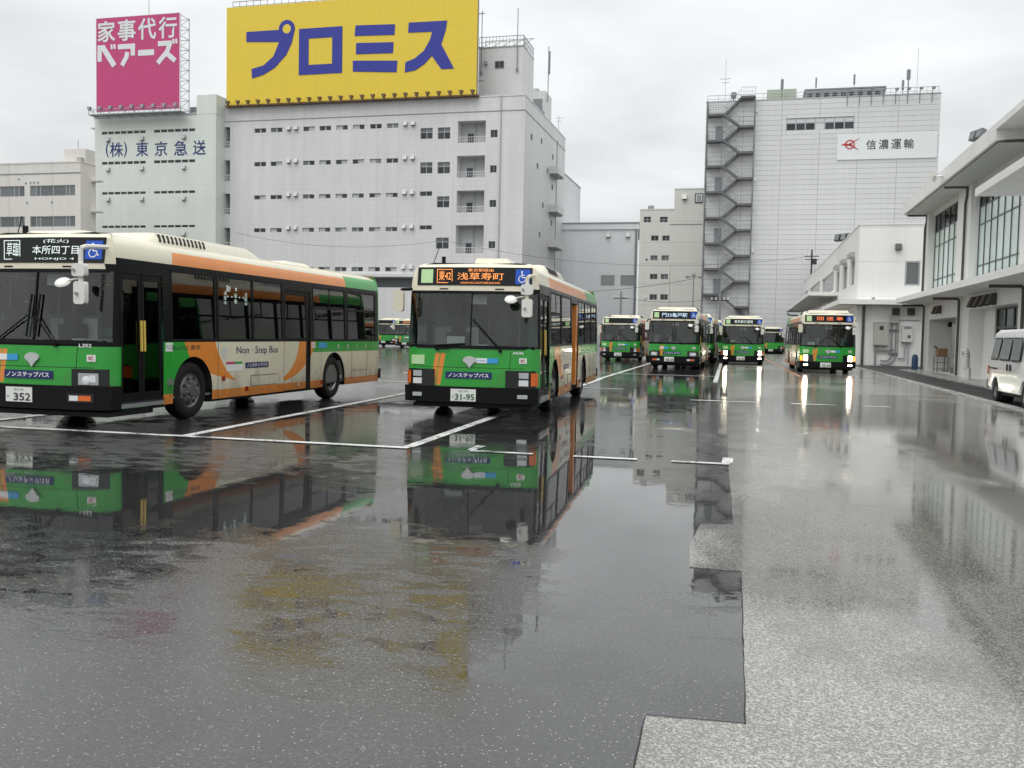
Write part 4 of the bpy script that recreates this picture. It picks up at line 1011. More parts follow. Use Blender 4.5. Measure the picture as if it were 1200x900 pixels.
        part('steering_wheel', lambda m: m.ring((-0.62, 0.86, 1.20), (0, -0.45, 1), 0.205, 0.232, -0.012, 0.012, 24).tube([(-0.62, 0.86, 1.20), (-0.62, 0.70, 1.0)], 0.03, 6).tube([(-0.83, 0.86, 1.2), (-0.41, 0.86, 1.2)], 0.014, 6), 'black')
        for s, ys in ((0.62, (1.5, 2.9, 4.6, m1+0.1)), (-0.62, (2.7, 4.4, 6.2))):
            for yy in ys: link('grab_pole', bm_((kind, 'pole'), lambda m: m.cyl((0, 0, 0.4), (0, 0, 2.58+dz), 0.017, n=6), 'pole_orange'), root, (s, yy, 0))
        part('hand_rail', lambda m: m.tube([(0.6, 1.5, 2.3+dz), (0.6, V['L']-1, 2.3+dz)], 0.015, 6).tube([(-0.6, 1.5, 2.3+dz), (-0.6, V['L']-1, 2.3+dz)], 0.015, 6).tube([(1.0, 1.3, 1.0), (0.35, 1.3, 1.0), (0.3, 1.28, 0.42)], 0.015, 6), 'yellow')
        part('hand_straps', lambda m: [m.ring((s*0.6, 1.9+k*0.42, 2.07+dz), (0, 1, 0.1), 0.035, 0.045, -0.006, 0.006, 10).cyl((s*0.6, 1.9+k*0.42, 2.11+dz), (s*0.6, 1.9+k*0.42, 2.3+dz), 0.008, n=4) for s in (1, -1) for k in range(15)] and m, 'black')['kind'] = 'stuff'
        part('fare_box', lambda m: m.box(-0.18, 0.12, 0.98, 1.30, 0.4, 1.22).box(-0.14, 0.08, 1.0, 1.2, 1.22, 1.32), 'interior')
        part('inside_mirror', lambda m: m.box(-0.10, 0.20, 0.42, 0.46, V['wst']-0.20, V['wst']-0.03), 'mirror_white')
        part('partition', lambda m: m.box(-1.15, -0.25, 1.72, 1.75, 0.4, 1.65), 'interior')
        part('rear_bulkhead', lambda m: m.box(-1.1, 1.1, V['L']-0.35, V['L']-0.30, 0.4, 1.5), 'interior')
        if o.get('card'):
            cx = o['card']; link('dash_card', bm_((kind, cx, 'card'), lambda m: front_panel(m, V, cx-0.17, cx+0.17, 1.33, 1.47, -0.10, -0.095, 1), 'card'), root)
    return root
# ------------------------------------------------------------------ buildings
PX = lambda Y: (lambda u, v, d: (u, Y+d, v))           # facade facing the camera (-y)
PW = lambda Xw: (lambda u, v, d: (Xw+d, u, v))         # facade facing -x
PE = lambda Xw: (lambda u, v, d: (Xw-d, u, v))         # facade facing +x
def window(parent, P, a, b, c, d, dep=0.14, panes=1, mat='windark', frame='winframe', fw_=0.06, rows=None, mull=0.05, name='window'):
    """framed window in a reveal: frame = part, each pane = sub-part"""
    def bar(m, u0, u1, v0, v1, d0, d1):
        q = [P(u0, v0, d1), P(u1, v0, d1), P(u1, v0, d0), P(u0, v0, d0), P(u0, v1, d1), P(u1, v1, d1), P(u1, v1, d0), P(u0, v1, d0)]; m.hexa(q)
    m = MB(); f0, f1 = dep-0.05, dep+0.02
    bar(m, a, b, c, c+fw_, f0, f1); bar(m, a, b, d-fw_, d, f0, f1); bar(m, a, a+fw_, c+fw_, d-fw_, f0, f1); bar(m, b-fw_, b, c+fw_, d-fw_, f0, f1)
    us = [a+(b-a)*i/panes for i in range(panes+1)] if isinstance(panes, int) else panes
    vs_ = [c, d] if not rows else rows
    for u in us[1:-1]: bar(m, u-mull/2, u+mull/2, c+fw_, d-fw_, f0, f1)
    for v in vs_[1:-1]: bar(m, a+fw_, b-fw_, v-mull/2, v+mull/2, f0+0.005, f1-0.005)
    w = m.build(name, frame, parent)
    for i, (u0, u1) in enumerate(zip(us[:-1], us[1:])):
        for j, (v0, v1) in enumerate(zip(vs_[:-1], vs_[1:])):
            g = MB(); bar(g, u0+0.01, u1-0.01, v0+0.01, v1-0.01, dep-0.012, dep-0.004)
            mt = mat(i, j) if callable(mat) else mat
            g.build('pane', mt, w)
    return w
def vent(parent, x, y, z, s=0.42, mat='steel', name='vent_hood'):
    m = MB(); m.hexa([(x-s/2, y-s*0.75, z-s*0.5), (x+s/2, y-s*0.75, z-s*0.5), (x+s/2, y, z-s*0.5), (x-s/2, y, z-s*0.5), (x-s/2, y-s*0.35, z+s*0.5), (x+s/2, y-s*0.35, z+s*0.5), (x+s/2, y, z+s*0.5), (x-s/2, y, z+s*0.5)])
    o = m.build(name, mat, parent)
    MB().box(x-s*0.42, x+s*0.42, y-s*0.70, y-0.01, z-s*0.56, z-s*0.5-0.003).build('opening', 'underbody', o); return o
def railing(m, pts, h=1.05, step=0.45, r=0.022):
    for a, b in zip(pts[:-1], pts[1:]):
        a = Vector(a); b = Vector(b); n = max(1, int((b-a).length/step))
        up_ = Vector((0, 0, h))
        m.cyl(a+up_, b+up_, r*1.5, n=5); m.cyl(a+up_*0.5, b+up_*0.5, r, n=4)
        for i in range(n+1): q = a+(b-a)*i/n; m.cyl(q, q+up_, r, n=4)
    return m
def lampflood(parent, x, y, z, mat='rust'):
    o = MB().cyl((x, y, z), (x, y-0.75, z+0.12), 0.045, n=5).build('lamp_arm', mat, parent)
    MB().hexa([(x-0.14, y-0.95, z+0.10), (x+0.14, y-0.95, z+0.10), (x+0.14, y-0.65, z+0.02), (x-0.14, y-0.65, z+0.02), (x-0.34, y-0.95, z+0.62), (x+0.34, y-0.95, z+0.62), (x+0.34, y-0.55, z+0.52), (x-0.34, y-0.55, z+0.52)]).build('lamp_head', mat, o)

def yellow_building():
    Y = 135.0; x0, x1, zt = -82.9, -32.85, 36.55
    t = thing('office_building', (0, 0, 0), 'large grey tiled block carrying the yellow billboard on its roof', 'building')
    rows = [(32.56, 33.25), (27.31, 27.99), (22.12, 22.77), (16.95, 17.6), (10.84, 11.5)]
    pairs = [(-76.79, -74.77), (-73.95, -71.95), (-68.36, -66.4), (-65.6, -63.66), (-62.8, -60.87), (-60.02, -58.11), (-57.19, -55.3), (-54.44, -52.57)]
    big = [(-49.01, -47.08, 30.74, 32.36), (-46.26, -44.3, 30.65, 32.36), (-48.98, -47.04, 25.58, 27.25), (-46.22, -44.26, 25.51, 27.23), (-48.97, -47.03, 22.2, 22.9), (-46.24, -44.27, 20.45, 22.12), (-48.94, -46.99, 17.16, 17.8), (-46.28, -44.26, 14.27, 15.95)]
    rec = [(-43.11, -38.78, 29.98, 33.19), (-43.17, -38.82, 24.84, 28.06), (-43.12, -38.82, 19.67, 22.91), (-43.16, -38.8, 13.58, 17.78)]
    sm = [(-38.03, -36.95, 30.63, 31.74), (-38.02, -36.99, 25.47, 26.54), (-38.01, -36.98, 20.39, 21.46), (-38.03, -37.0, 14.29, 15.37)]
    lrec = [(-82.5, -81.1, 30.43, 33.66), (-82.5, -81.09, 25.17, 28.41), (-82.5, -81.06, 19.89, 23.14), (-82.5, -81.04, 14.45, 17.72)]
    holes = [(a, b, c, d, 0.3) for c, d in rows for a, b in pairs]+[(*h, 0.3) for h in big+sm]+[(*h, 1.8) for h in rec]+[(*h, 2.2) for h in lrec]
    slot = (-60.0, -46.0, 8.4, 9.95, 3.0); holes.append(slot)
    wall = holed(MB(), PX(Y), x0, x1, 0, zt, holes, 0.3).build('wall', 'wall_yb', t)
    s = MB(); P = PE(x1)
    sideh = []
    for k, (yy, zz) in enumerate([(139, 31.0), (143.5, 27.5), (146, 31.8), (148, 22), (151, 28), (146, 17), (155, 31), (155, 26), (155, 20), (160, 29), (160, 23), (160, 16)]): sideh.append((yy, yy+1.2, zz, zz+0.9, 0.3))
    holed(s, P, Y, 166, 0, zt, sideh, 0.3)
    s.build('side_wall', 'wall_yb_side', t)
    for h in sideh: window(t, P, *h[:4], dep=0.2, panes=1)
    MB().box(x0, x1-0.01, Y+2.5, 166, zt-0.7, zt-0.3).build('roof', 'joint', t)
    b = MB(); b.box(x0-0.02, x1+0.06, Y-0.06, Y+0.3, zt-0.0, zt+0.22).box(x1-0.3, x1+0.06, Y+0.302, 166, zt, zt+0.22); b.build('parapet_coping', 'wall_yb', t)
    MB().box(x0+0.4, x1+0.05, Y-0.05, Y-0.002, 34.42, 34.56).box(x1+0.002, x1+0.05, Y, 166, 34.42, 34.56).build('string_course', 'joint', t)
    MB().box(-62, -33, Y-0.5, Y-0.003, 10.0, 10.45).build('canopy_band', 'wall_yb', t)
    MB().quad((slot[0], Y+3, slot[2]), (slot[1], Y+3, slot[2]), (slot[1], Y+3, slot[3]), (slot[0], Y+3, slot[3])).build('dock_wall', 'doorgrey', t)
    for c, d in rows:
        for a, b_ in pairs: window(t, PX(Y), a, b_, c, d, dep=0.2, panes=2, fw_=0.05, mull=0.22, mat=lambda i, j: random.choice(('windark', 'windark', 'windark', 'winmid', 'louvre')))
    for h in big: window(t, PX(Y), *h, dep=0.2, panes=2, rows=[h[2], h[2]+(h[3]-h[2])*0.62, h[3]] if h[3]-h[2] > 1 else None, mat=lambda i, j: 'windark' if j == 0 else 'winmid', mull=0.1)
    for h in sm: window(t, PX(Y), *h, dep=0.2, panes=2)
    for (a, b_, c, d) in rec:
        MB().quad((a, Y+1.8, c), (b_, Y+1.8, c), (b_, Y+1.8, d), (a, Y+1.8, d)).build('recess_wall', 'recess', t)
        dr = MB().box(a+1.05, a+1.95, Y+1.74, Y+1.79, c, c+1.7).build('door', 'doordark', t); MB().box(a+1.15, a+1.85, Y+1.725, Y+1.737, c+0.9, c+1.55).build('pane', 'windark', dr)
        railing(MB(), [(a, Y+0.08, c), (b_, Y+0.08, c)], 0.85, 0.35, 0.02).build('railing', 'white', t)
        MB().cyl((a+2.3, Y+1.6, c), (a+2.3, Y+1.6, d), 0.07, n=6).build('recess_pipe', 'winframe', t)
    for (a, b_, c, d) in lrec:
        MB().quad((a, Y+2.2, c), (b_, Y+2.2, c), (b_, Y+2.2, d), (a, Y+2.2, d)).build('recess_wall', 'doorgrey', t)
        railing(MB(), [(a, Y-0.02, c), (b_, Y-0.02, c)], 0.9, 0.3, 0.03).build('railing', 'white', t)
    for k, (c, d) in enumerate(rows):
        for x in (-70.77, -69.53, -51.42, -50.18): vent(t, x, Y, (c+d)/2+(0.35 if k else 0.2), 0.6, 'winframe')
    MB().tube([(-36.45, Y-0.12, zt+0.2), (-36.45, Y-0.12, 6)], 0.075, 6).build('downpipe', 'winframe', t)
    # side balconies with stair rails
    for zz in (28.3, 22.0, 16.2):
        b = MB().box(x1+0.003, x1+1.5, 153, 158.5, zz, zz+0.25).box(x1+1.4, x1+1.5, 153, 158.5, zz+0.25, zz+1.2).box(x1+0.003, x1+1.4, 153, 153.1, zz+0.25, zz+1.2).build('balcony', 'wall_yb_side', t)
        MB().box(x1+0.003, x1+1.3, 153.2, 158, zz-0.2, zz-0.003).build('soffit', 'doorgrey', b)
    MB().cyl((x1+0.9, 154.5, 8), (x1+0.9, 154.5, 34), 0.08, n=6).build('downpipe', 'mid_steel', t)
    # rear wing, lower
    MB().box(x1-12, x1-0.3, 166.01, 184, 0, 30.6).build('rear_wing', 'wall_yb_side', t)
    MB().box(x1-12.1, x1-0.25, 165.98, 184.1, 30.6, 30.85).build('rear_coping', 'joint', t)
    for k in range(6):
        window(t, PE(x1-0.3), 168+k*2.6, 169.3+k*2.6, 20.5, 21.8, dep=-0.03, panes=1)
    # stair tower on the roof and plant behind it
    MB().box(-41.25, -34.25, 139, 146, zt-0.3, 44.9).build('tower', 'wall_yb', t)
    window(t, PX(138.96), -38.67, -37.2, 41.8, 42.93, dep=0.02, panes=2)
    MB().box(-41.3, -34.2, 138.93, 146.05, 44.9, 45.0).build('tower_coping', 'winframe', t)
    railing(MB(), [(-41.2, 139.1, 45), (-34.3, 139.1, 45), (-34.3, 146, 45)], 1.6, 0.5, 0.035).build('tower_railing', 'mid_steel', t)
    lat = MB()
    for k in range(5):
        xx = -40.8+k*1.55
        lat.cyl((xx, 139.2, 45), (xx+1.5, 140.8, 46.6), 0.04, n=4).cyl((xx, 141, 46.6), (xx+1.5, 141, 46.6), 0.05, n=4).cyl((xx, 141, 45), (xx, 141, 46.6), 0.04, n=4)
    lat.box(-40.8, -34.8, 141.5, 144, 45, 45.9); lat.build('roof_frame', 'mid_steel', t)
    for xx, z0 in ((-40.75, 41.2), (-35.15, 41.4)):
        MB().cyl((xx, 138.8, z0), (xx, 138.8, 50.5), 0.07, n=6).box(xx-0.15, xx+0.15, 138.7, 138.9, z0-0.2, z0+0.25).build('antenna_mast', 'mid_steel', t)
    MB().box(-40.3, -39.8, 138.6, 138.99, 42.4, 42.9).build('wall_box', 'winframe', t)
    MB().box(-37.4, -33.6, 152, 157, zt-0.3, 41.6).build('plant_room', 'wall_yb', t)
    MB().box(-35.6, -34.1, 151.9, 151.98, 38.3, 40.3).build('plant_door', 'doorgrey', t)
    MB().box(-36.4, -33.7, 150.9, 151.97, 37.9, 38.1).build('plant_balcony', 'mid_steel', t)
    MB().lathe((-36, 154.5, 41.6), (0, 0, 1), [(0.0, 1.0), (0.8, 0.95), (1.0, 0.5), (1.0, 0.0)], 14).build('water_tank', 'steel', t, 40)
    MB().cyl((-33.4, 153, 40), (-33.4, 153, 49), 0.08, n=6).box(-33.45, -33.1, 152.9, 153.1, 44.5, 48.2).build('antenna_mast', 'mid_steel', t)
    MB().cyl((-32.9, 160, zt), (-32.9, 160, 39.4), 0.04, n=5).box(-33.5, -32.2, 159.98, 160.02, 38.9, 38.95).box(-33.3, -32.4, 159.98, 160.02, 38.4, 38.45).build('television_aerial', 'mid_steel', t)

def yellow_billboard():
    t = thing('billboard', (-60.7, 134.5, 36.8), 'huge yellow rooftop billboard with blue katakana lettering', 'billboard')
    ox, oz = -60.7, 36.8; Y = -0.62
    x0, x1, z0, z1 = -81.3, -40.1, 36.85, 52.0
    n = 8
    for i in range(n):
        for j in range(3):
            a, b = x0+(x1-x0)*i/n, x0+(x1-x0)*(i+1)/n; c, d = z0+(z1-z0)*j/3, z0+(z1-z0)*(j+1)/3
            MB().box(a-ox+0.004, b-ox-0.004, -0.30, -0.05, c-oz+0.004, d-oz-0.004).build('panel', 'sign_yellow', t)
    MB().box(x0-ox, x1-ox, -0.24, 0.05, z0-oz, z1-oz).build('backing', 'rust', t)
    MB().box(x0-ox-0.2, x1-ox+0.25, -0.4, 0.4, z0-oz-0.25, z0-oz-0.01).build('bottom_rail', 'rust', t)
    fr = MB()
    for k in range(9):
        xx = x0-ox+1+k*4.9
        fr.cyl((xx, 0.1, 0), (xx, 0.1, 15), 0.12, n=5).cyl((xx, 3.5, -0.2), (xx, 0.2, 12), 0.1, n=5).cyl((xx, 3.5, -0.2), (xx, 3.5, 15.2), 0.1, n=5)
    for zz in (3, 8, 13, 15.9): fr.cyl((x0-ox, 3.5, zz), (x1-ox, 3.5, zz), 0.08, n=4)
    fr.build('frame', 'steel', t)
    railing(MB(), [(x0-ox, 1.5, 15.2), (x1-ox, 1.5, 15.2)], 1.5, 1.2, 0.05).build('top_walkway', 'steel', t)
    PU = [(-77.82, 48.05), (-71.83, 48.05), (-69.64, 47.44), (-69.97, 46.07), (-70.92, 44.17), (-72.86, 42.31), (-74.81, 41.31), (-76.79, 40.83), (-76.9, 42.29), (-74.82, 42.76), (-73.12, 44.07), (-72.16, 46.2), (-77.81, 46.51)]
    SU = [(-50.82, 47.85), (-44.8, 47.8), (-44.97, 46.48), (-45.64, 44.39), (-43.59, 40.74), (-45.58, 40.74), (-47.09, 42.78), (-48.27, 41.59), (-49.7, 40.77), (-51.34, 40.53), (-51.27, 42.05), (-49.82, 42.52), (-48.4, 43.56), (-47.46, 45.07), (-47.1, 46.3), (-50.9, 46.38)]
    MI = [[(-59.4, 47.96), (-53.0, 47.76), (-53.08, 46.19), (-59.53, 46.38)], [(-59.27, 45.32), (-53.21, 45.12), (-53.28, 43.51), (-59.3, 43.64)], [(-59.78, 42.71), (-52.58, 42.35), (-52.65, 40.64), (-59.76, 41.07)]]
    sh = lambda L: [(x-ox, z-oz) for x, z in L][::-1]
    pu = MB().prism(sh(PU), -0.36, -0.303)
    pu.ring((-70.86-ox, -0.325, 48.12-oz), (0, -1, 0), 0.70, 1.36, -0.02, 0.05, 28); pu.build('letter', 'sign_blue', t)
    MB().cyl((-70.86-ox, -0.31, 48.12-oz), (-70.86-ox, -0.372, 48.12-oz), 0.695, n=24).build('letter_counter', 'sign_yellow', t)
    a = (-68.78, -61.55, 40.97, 47.98); b = (-67.16, -63.21, 42.44, 46.44)
    ro = MB()
    for q in ((a[0], a[1], b[3], a[3]), (a[0], a[1], a[2], b[2]), (a[0], b[0], b[2], b[3]), (b[1], a[1], b[2], b[3])): ro.box(q[0]-ox, q[1]-ox, -0.36, -0.303, q[2]-oz, q[3]-oz)
    ro.build('letter', 'sign_blue', t)
    mi = MB()
    for L in MI: mi.prism(sh(L), -0.36, -0.303)
    mi.build('letter', 'sign_blue', t); MB().prism(sh(SU), -0.36, -0.303).build('letter', 'sign_blue', t)
    for k in range(24): lampflood(t, -80.6+k*1.745-ox, -0.3, -0.1)

def green_building():
    Y = 132.5; t = thing('transport_building', (0, 0, 0), 'pale green walled block with dark blue Japanese company name and strip windows', 'building')
    st = [(32.62, 33.07), (27.77, 28.23), (22.95, 23.36), (17.56, 17.93), (12.2, 12.6)]
    xs = [(-102.91, -94.65, 7), (-93.25, -85.7, 6)]
    holes = []
    for c, d in st:
        for a, b, n in xs:
            for k in range(n):
                w = (b-a)/n; holes.append((a+k*w+0.07, a+(k+1)*w-0.07, c, d, 0.25))
    holed(MB(), PX(Y), -104.2, -82.05, 0, 35.2, holes, 0.25).build('wall', 'wall_gb', t)
    for h in holes: window(t, PX(Y), *h[:4], dep=0.15, fw_=0.03)
    MB().box(-104.2, -82.06, Y+0.4, 160, 0, 35.15).build('core', 'wall_gb', t)
    MB().box(-85.5, -82.0, Y-0.02, 148, 35.2, 38.2).build('roof_tower', 'wall_gb', t)
    MB().quad((-82.04, Y, 0), (-82.04, 160, 0), (-82.04, 160, 35.2), (-82.04, Y, 35.2)).build('side_wall', 'wall_gb', t)
    MB().box(-104.3, -85.51, Y-0.08, Y+0.4, 35.2, 35.5).build('coping', 'winframe', t)
    MB().box(-88.0, -85.55, 134.5, 138, 35.2, 36.9).build('plant_box', 'doorgrey', t)
    for zz in (31.75, 27.0, 22.15, 16.55):
        for x in (-101.6, -95.3, -87.7): vent(t, x, Y, zz, 0.6, 'steel')
    for k, (ch, x, w) in enumerate((('(', -101.8, 0.6), ('株', -100.1, 2.5), (')', -98.45, 0.6), ('東', -95.35, 2.25), ('京', -91.9, 2.3), ('急', -88.35, 2.4), ('送', -85.0, 2.3))):
        text('letter', ch, w, 2.35 if k not in (0, 2) else 2.5, 'ink_blue', t, (x, Y-0.02, 30.15-0.02*k), bold=0.012)
    for zz in (33.9, 28.8, 23.8): MB().box(-104.2-1.6, -104.203, Y+1, Y+2.5, zz, zz+0.2).build('side_shelf', 'wall_gb', t)
    # pink rooftop sign
    ox, oy, oz = -95.6, 131.8, 36.05
    p = thing('billboard', (ox, oy, oz), 'pink rooftop sign with white Japanese lettering on the pale green block', 'billboard')
    x0, x1, z0, z1 = -7.55, 7.6, 0.0, 14.75
    for i in range(4):
        for j in range(4):
            MB().box(x0+(x1-x0)*i/4+0.004, x0+(x1-x0)*(i+1)/4-0.004, -0.15, 0.0, z1*j/4+0.004, z1*(j+1)/4-0.004).build('panel', 'sign_pink', p)
    MB().box(x0+0.02, x1-0.02, -0.10, 0.10, 0.02, z1-0.02).build('backing', 'steel', p)
    MB().box(x0-0.1, x0-0.005, -0.17, 0.12, 0, z1).box(x1+0.005, x1+0.1, -0.17, 0.12, 0, z1).box(x0, x1, -0.17, 0.12, z1+0.002, z1+0.1).build('edge_trim', 'white', p)
    for k, ch in enumerate('家事代行'): text('letter', ch, 3.3, 3.35, 'sign_white', p, (-5.65+k*3.72, -0.19, 12.65), bold=0.02)
    def strokes(ox_, oz_, segs, th=0.78):
        m = MB()
        for k, s in enumerate(segs):
            (xa, za), (xb, zb_) = s[:2]; t_ = s[2] if len(s) > 2 else th
            dd = Vector((xb-xa, zb_-za)); n_ = Vector((-dd.y, dd.x)).normalized()*t_/2
            m.prism([(ox_+xa+n_.x, oz_+za+n_.y), (ox_+xb+n_.x, oz_+zb_+n_.y), (ox_+xb-n_.x, oz_+zb_-n_.y), (ox_+xa-n_.x, oz_+za-n_.y)], -0.18-0.006*k, -0.155)
        m.build('letter', 'sign_white', p)
    strokes(-7.3, 7.05, [((0.35, 0.9), (0.35, 2.95)), ((0.0, 3.1), (1.2, 3.1)), ((0.85, 3.3), (3.1, 0.1), 0.9), ((2.55, 3.5), (2.65, 2.75), 0.36), ((3.1, 3.5), (3.2, 2.75), 0.36)])
    strokes(-3.55, 7.05, [((0.0, 3.05), (3.15, 3.05)), ((2.75, 2.7), (2.75, 1.55)), ((1.75, 2.15), (1.55, 1.3)), ((1.65, 1.5), (0.75, 0.1))])
    strokes(0.15, 7.05, [((0.0, 1.9), (2.9, 1.9), 0.9)])
    strokes(3.55, 7.05, [((0.2, 3.15), (2.7, 3.15)), ((2.45, 3.3), (1.75, 1.6)), ((2.0, 2.0), (0.15, 0.15)), ((1.9, 1.5), (3.3, 0.35)), ((2.95, 3.75), (3.05, 3.0), 0.34), ((3.45, 3.75), (3.55, 3.0), 0.34)])
    fr = MB()
    for yy in (0.3, 2.6):
        for xx in (x0+0.4, -2.5, 2.5, x1-0.1): fr.cyl((xx, yy, -0.5), (xx, yy, z1), 0.07, n=5)
        for k in range(10): fr.cyl((x0, yy, k*1.6+0.2), (x1, yy, k*1.6+0.2), 0.05, n=4)
    for k in range(10):
        fr.cyl((x1-0.1, 0.3, k*1.6+0.2), (x1-0.1, 2.6, k*1.6+0.2), 0.05, n=4)
        if k < 9: fr.cyl((x1-0.1, 0.3, k*1.6+0.2), (x1-0.1, 2.6, k*1.6+1.8), 0.045, n=4)
    fr.build('frame', 'steel', p)
    pf = MB().box(x0-0.6, x1+1.0, -1.4, 0.2, -0.75, -0.62); railing(pf, [(x0-0.6, -1.35, -0.62), (x1+1.0, -1.35, -0.62)], 0.7, 0.9, 0.035)
    for k in range(8): pf.cyl((x0+k*2.1, -1.2, -0.7), (x0+k*2.1, 0.6, -0.95), 0.06, n=4)
    pf.build('walkway', 'steel', p)
    for k in range(9): lampflood(p, x0-0.3+k*1.95, -0.75, -0.1, 'steel')
    MB().cyl((1.3, 1.0, z1), (1.3, 1.0, z1+5), 0.05, n=5).build('antenna_mast', 'steel', p)

def left_beige():
    Y = 115.0; t = thing('office_building', (0, 0, 0), 'low beige block with two rows of ribbon windows at the left edge', 'building')
    rows = [(20.08, 21.6), (15.69, 17.21), (11.3, 12.8)]
    g1 = [-112, -109, -106.5, -104.06, -103.25, -102.27]; g2 = [-101.34, -100.32, -99.6, -97.43, -95.27, -94.7, -93.71]
    holes = [(g[0], g[-1], c, d, 0.25) for c, d in rows for g in (g1, g2)]
    holed(MB(), PX(Y), -125, -92.8, 0, 24.75, holes, 0.25).build('wall', 'wall_lb', t)
    for c, d in rows:
        for g in (g1, g2): window(t, PX(Y), g[0], g[-1], c, d, dep=0.15, panes=g, mat='winmid', fw_=0.09, mull=0.14)
    MB().box(-125, -92.8, Y+0.45, 118.2, 0, 24.7).build('core', 'wall_lb', t)
    MB().box(-125, -92.75, Y-0.06, Y+0.42, 24.75, 24.95).box(-93.0, -92.75, Y+0.43, 118.2, 24.75, 24.95).build('coping', 'wall_lb', t)
    MB().box(-125, -92.74, Y-0.06, Y-0.002, 23.25, 23.4).build('string_course', 'joint', t)
    MB().quad((-92.8, Y, 0), (-92.8, Y+0.45, 0), (-92.8, Y+0.45, 24.75), (-92.8, Y, 24.75)).build('corner', 'wall_lb', t)
    MB().box(-96.5, -92.9, Y+1.2, 118.2, 24.7, 26.9).build('penthouse', 'wall_lb', t)
    MB().box(-93.9, -93.2, Y+0.6, Y+1.45, 25.0, 25.6).build('roof_unit', 'winframe', t)
    for x, z in ((-103.2, 22.6), (-102.0, 22.0), (-101.2, 22.05), (-100.6, 22.05), (-99.9, 22.05), (-101.8, 19.2), (-97.6, 19.2)): MB().cyl((x, Y-0.1, z), (x, Y, z), 0.12, n=8).build('pipe_outlet', 'mid_steel', t)
    for zz in (22.4, 18.0): MB().box(-92.79, -91.4, 117.2, 118.2, zz, zz+0.2).build('side_shelf', 'wall_lb', t)
    MB().cyl((-95.6, 118, 26.9), (-95.6, 118, 28.6), 0.05, n=5).build('antenna_mast', 'steel', t)

def mid_buildings():
    Y = 165.0; t = thing('warehouse', (0, 0, 0), 'blue grey flat roofed warehouse between the grey block and the cream block', 'building')
    lv = [(-25.71, -23.28, 10.5, 12.35), (-22.22, -19.82, 10.52, 12.36)]
    holed(MB(), PX(Y), -45, -19.3, 0, 20.4, [(*h, 0.3) for h in lv], 0.3).build('wall', 'wall_gm', t)
    MB().box(-45.1, -19.2, Y-0.25, Y+18, 20.4, 21.4).build('roof_fascia', 'wall_gm', t); MB().box(-45.2, -19.1, Y-0.35, Y+0.1, 21.4, 21.62).build('coping', 'joint', t)
    for a, b, c, d in lv:
        w = MB().box(a, b, Y+0.2, Y+0.28, c, d).build('louvre_window', 'louvre', t)
        for k in range(9): MB().box(a+0.03, b-0.03, Y+0.08, Y+0.18, c+0.06+k*0.2, c+0.16+k*0.2).build('slat', 'louvre', w)
    for x in (-24.55, -21.09): vent(t, x, Y, 19.4, 0.7, 'winframe')
    MB().cyl((-19.65, Y-0.2, 0), (-19.65, Y-0.2, 20.4), 0.16, n=8).build('downpipe', 'doorgrey', t)
    Y = 150.0; t = thing('office_building', (0, 0, 0), 'narrow cream block with paired windows and stepped roof beside the stair tower', 'building')
    ws = [(-16.76, -15.59, 19.74, 20.64), (-14.19, -12.97, 19.72, 20.61), (-15.51, -14.32, 16.84, 17.67), (-13.75, -12.59, 16.83, 17.66), (-15.51, -14.38, 13.73, 14.54), (-13.78, -12.62, 13.73, 14.54), (-15.52, -14.32, 10.77, 11.61), (-13.82, -12.66, 10.77, 11.61), (-15.49, -14.32, 7.49, 8.4), (-13.79, -12.62, 7.51, 8.41)]
    w = holed(MB(), PX(Y), -17.35, -6.0, 0, 21.68, [(*h, 0.3) for h in ws], 0.3)
    w.quad((-12.0, Y, 21.68), (-6, Y, 21.68), (-6, Y, 24.82), (-12, Y, 24.82)).quad((-12, Y+6, 21.68), (-12, Y, 21.68), (-12, Y, 24.82), (-12, Y+6, 24.82)); w.quad((-17.35, Y+14, 0), (-17.35, Y, 0), (-17.35, Y, 21.68), (-17.35, Y+14, 21.68)); w.quad((-17.35, Y, 21.68), (-12, Y, 21.68), (-12, Y+14, 21.68), (-17.35, Y+14, 21.68))
    w.build('wall', 'wall_mb', t)
    for i, h in enumerate(ws): window(t, PX(Y), *h, dep=0.2, panes=2, mat='winmid' if i in (4, 5, 7) else 'windark', mull=0.08, rows=[h[2], (h[2]+h[3])/2, h[3]] if i < 2 else None)
    MB().box(-17.4, -11.9, Y-0.05, Y+0.3, 21.685, 21.85).box(-12.05, -5.95, Y-0.05, Y+0.3, 24.825, 25.0).build('coping', 'wall_mb', t)
    MB().box(-12.6, -6, Y-0.06, Y-0.003, 19.35, 19.45).build('string_course', 'joint', t)
    MB().lathe((-15.85, Y+2, 21.68), (0, 0, 1), [(0.5, 0), (0.5, 0.8), (0.42, 0.95), (0, 1.0)], 14).build('water_tank', 'doorgrey', t, 40)
    s = MB().box(-8.85, -7.6, Y-0.12, Y-0.004, 22.7, 24.15).build('wall_sign', 'ink', t); MB().box(-8.7, -7.7, Y-0.14, Y-0.122, 22.85, 24.0).build('sign_face', 'sign_white', s); text('sign_lettering', '直', 0.8, 0.9, 'ink', s, (-8.2, Y-0.15, 23.42))
    vent(t, -10.45, Y, 23.65, 0.7, 'wall_mb'); MB().cyl((-16.1, Y-0.1, 13.9), (-16.1, Y, 13.9), 0.15, n=10).build('pipe_outlet', 'ink', t)
    MB().cyl((-16.2, Y-0.15, 7.9), (-16.2, Y, 7.9), 0.25, n=12).build('vent_cover', 'white', t)
    MB().tube([(-12.45, Y-0.08, 13.2), (-12.45, Y-0.08, 3)], 0.05, 6).build('downpipe', 'wall_mb', t)

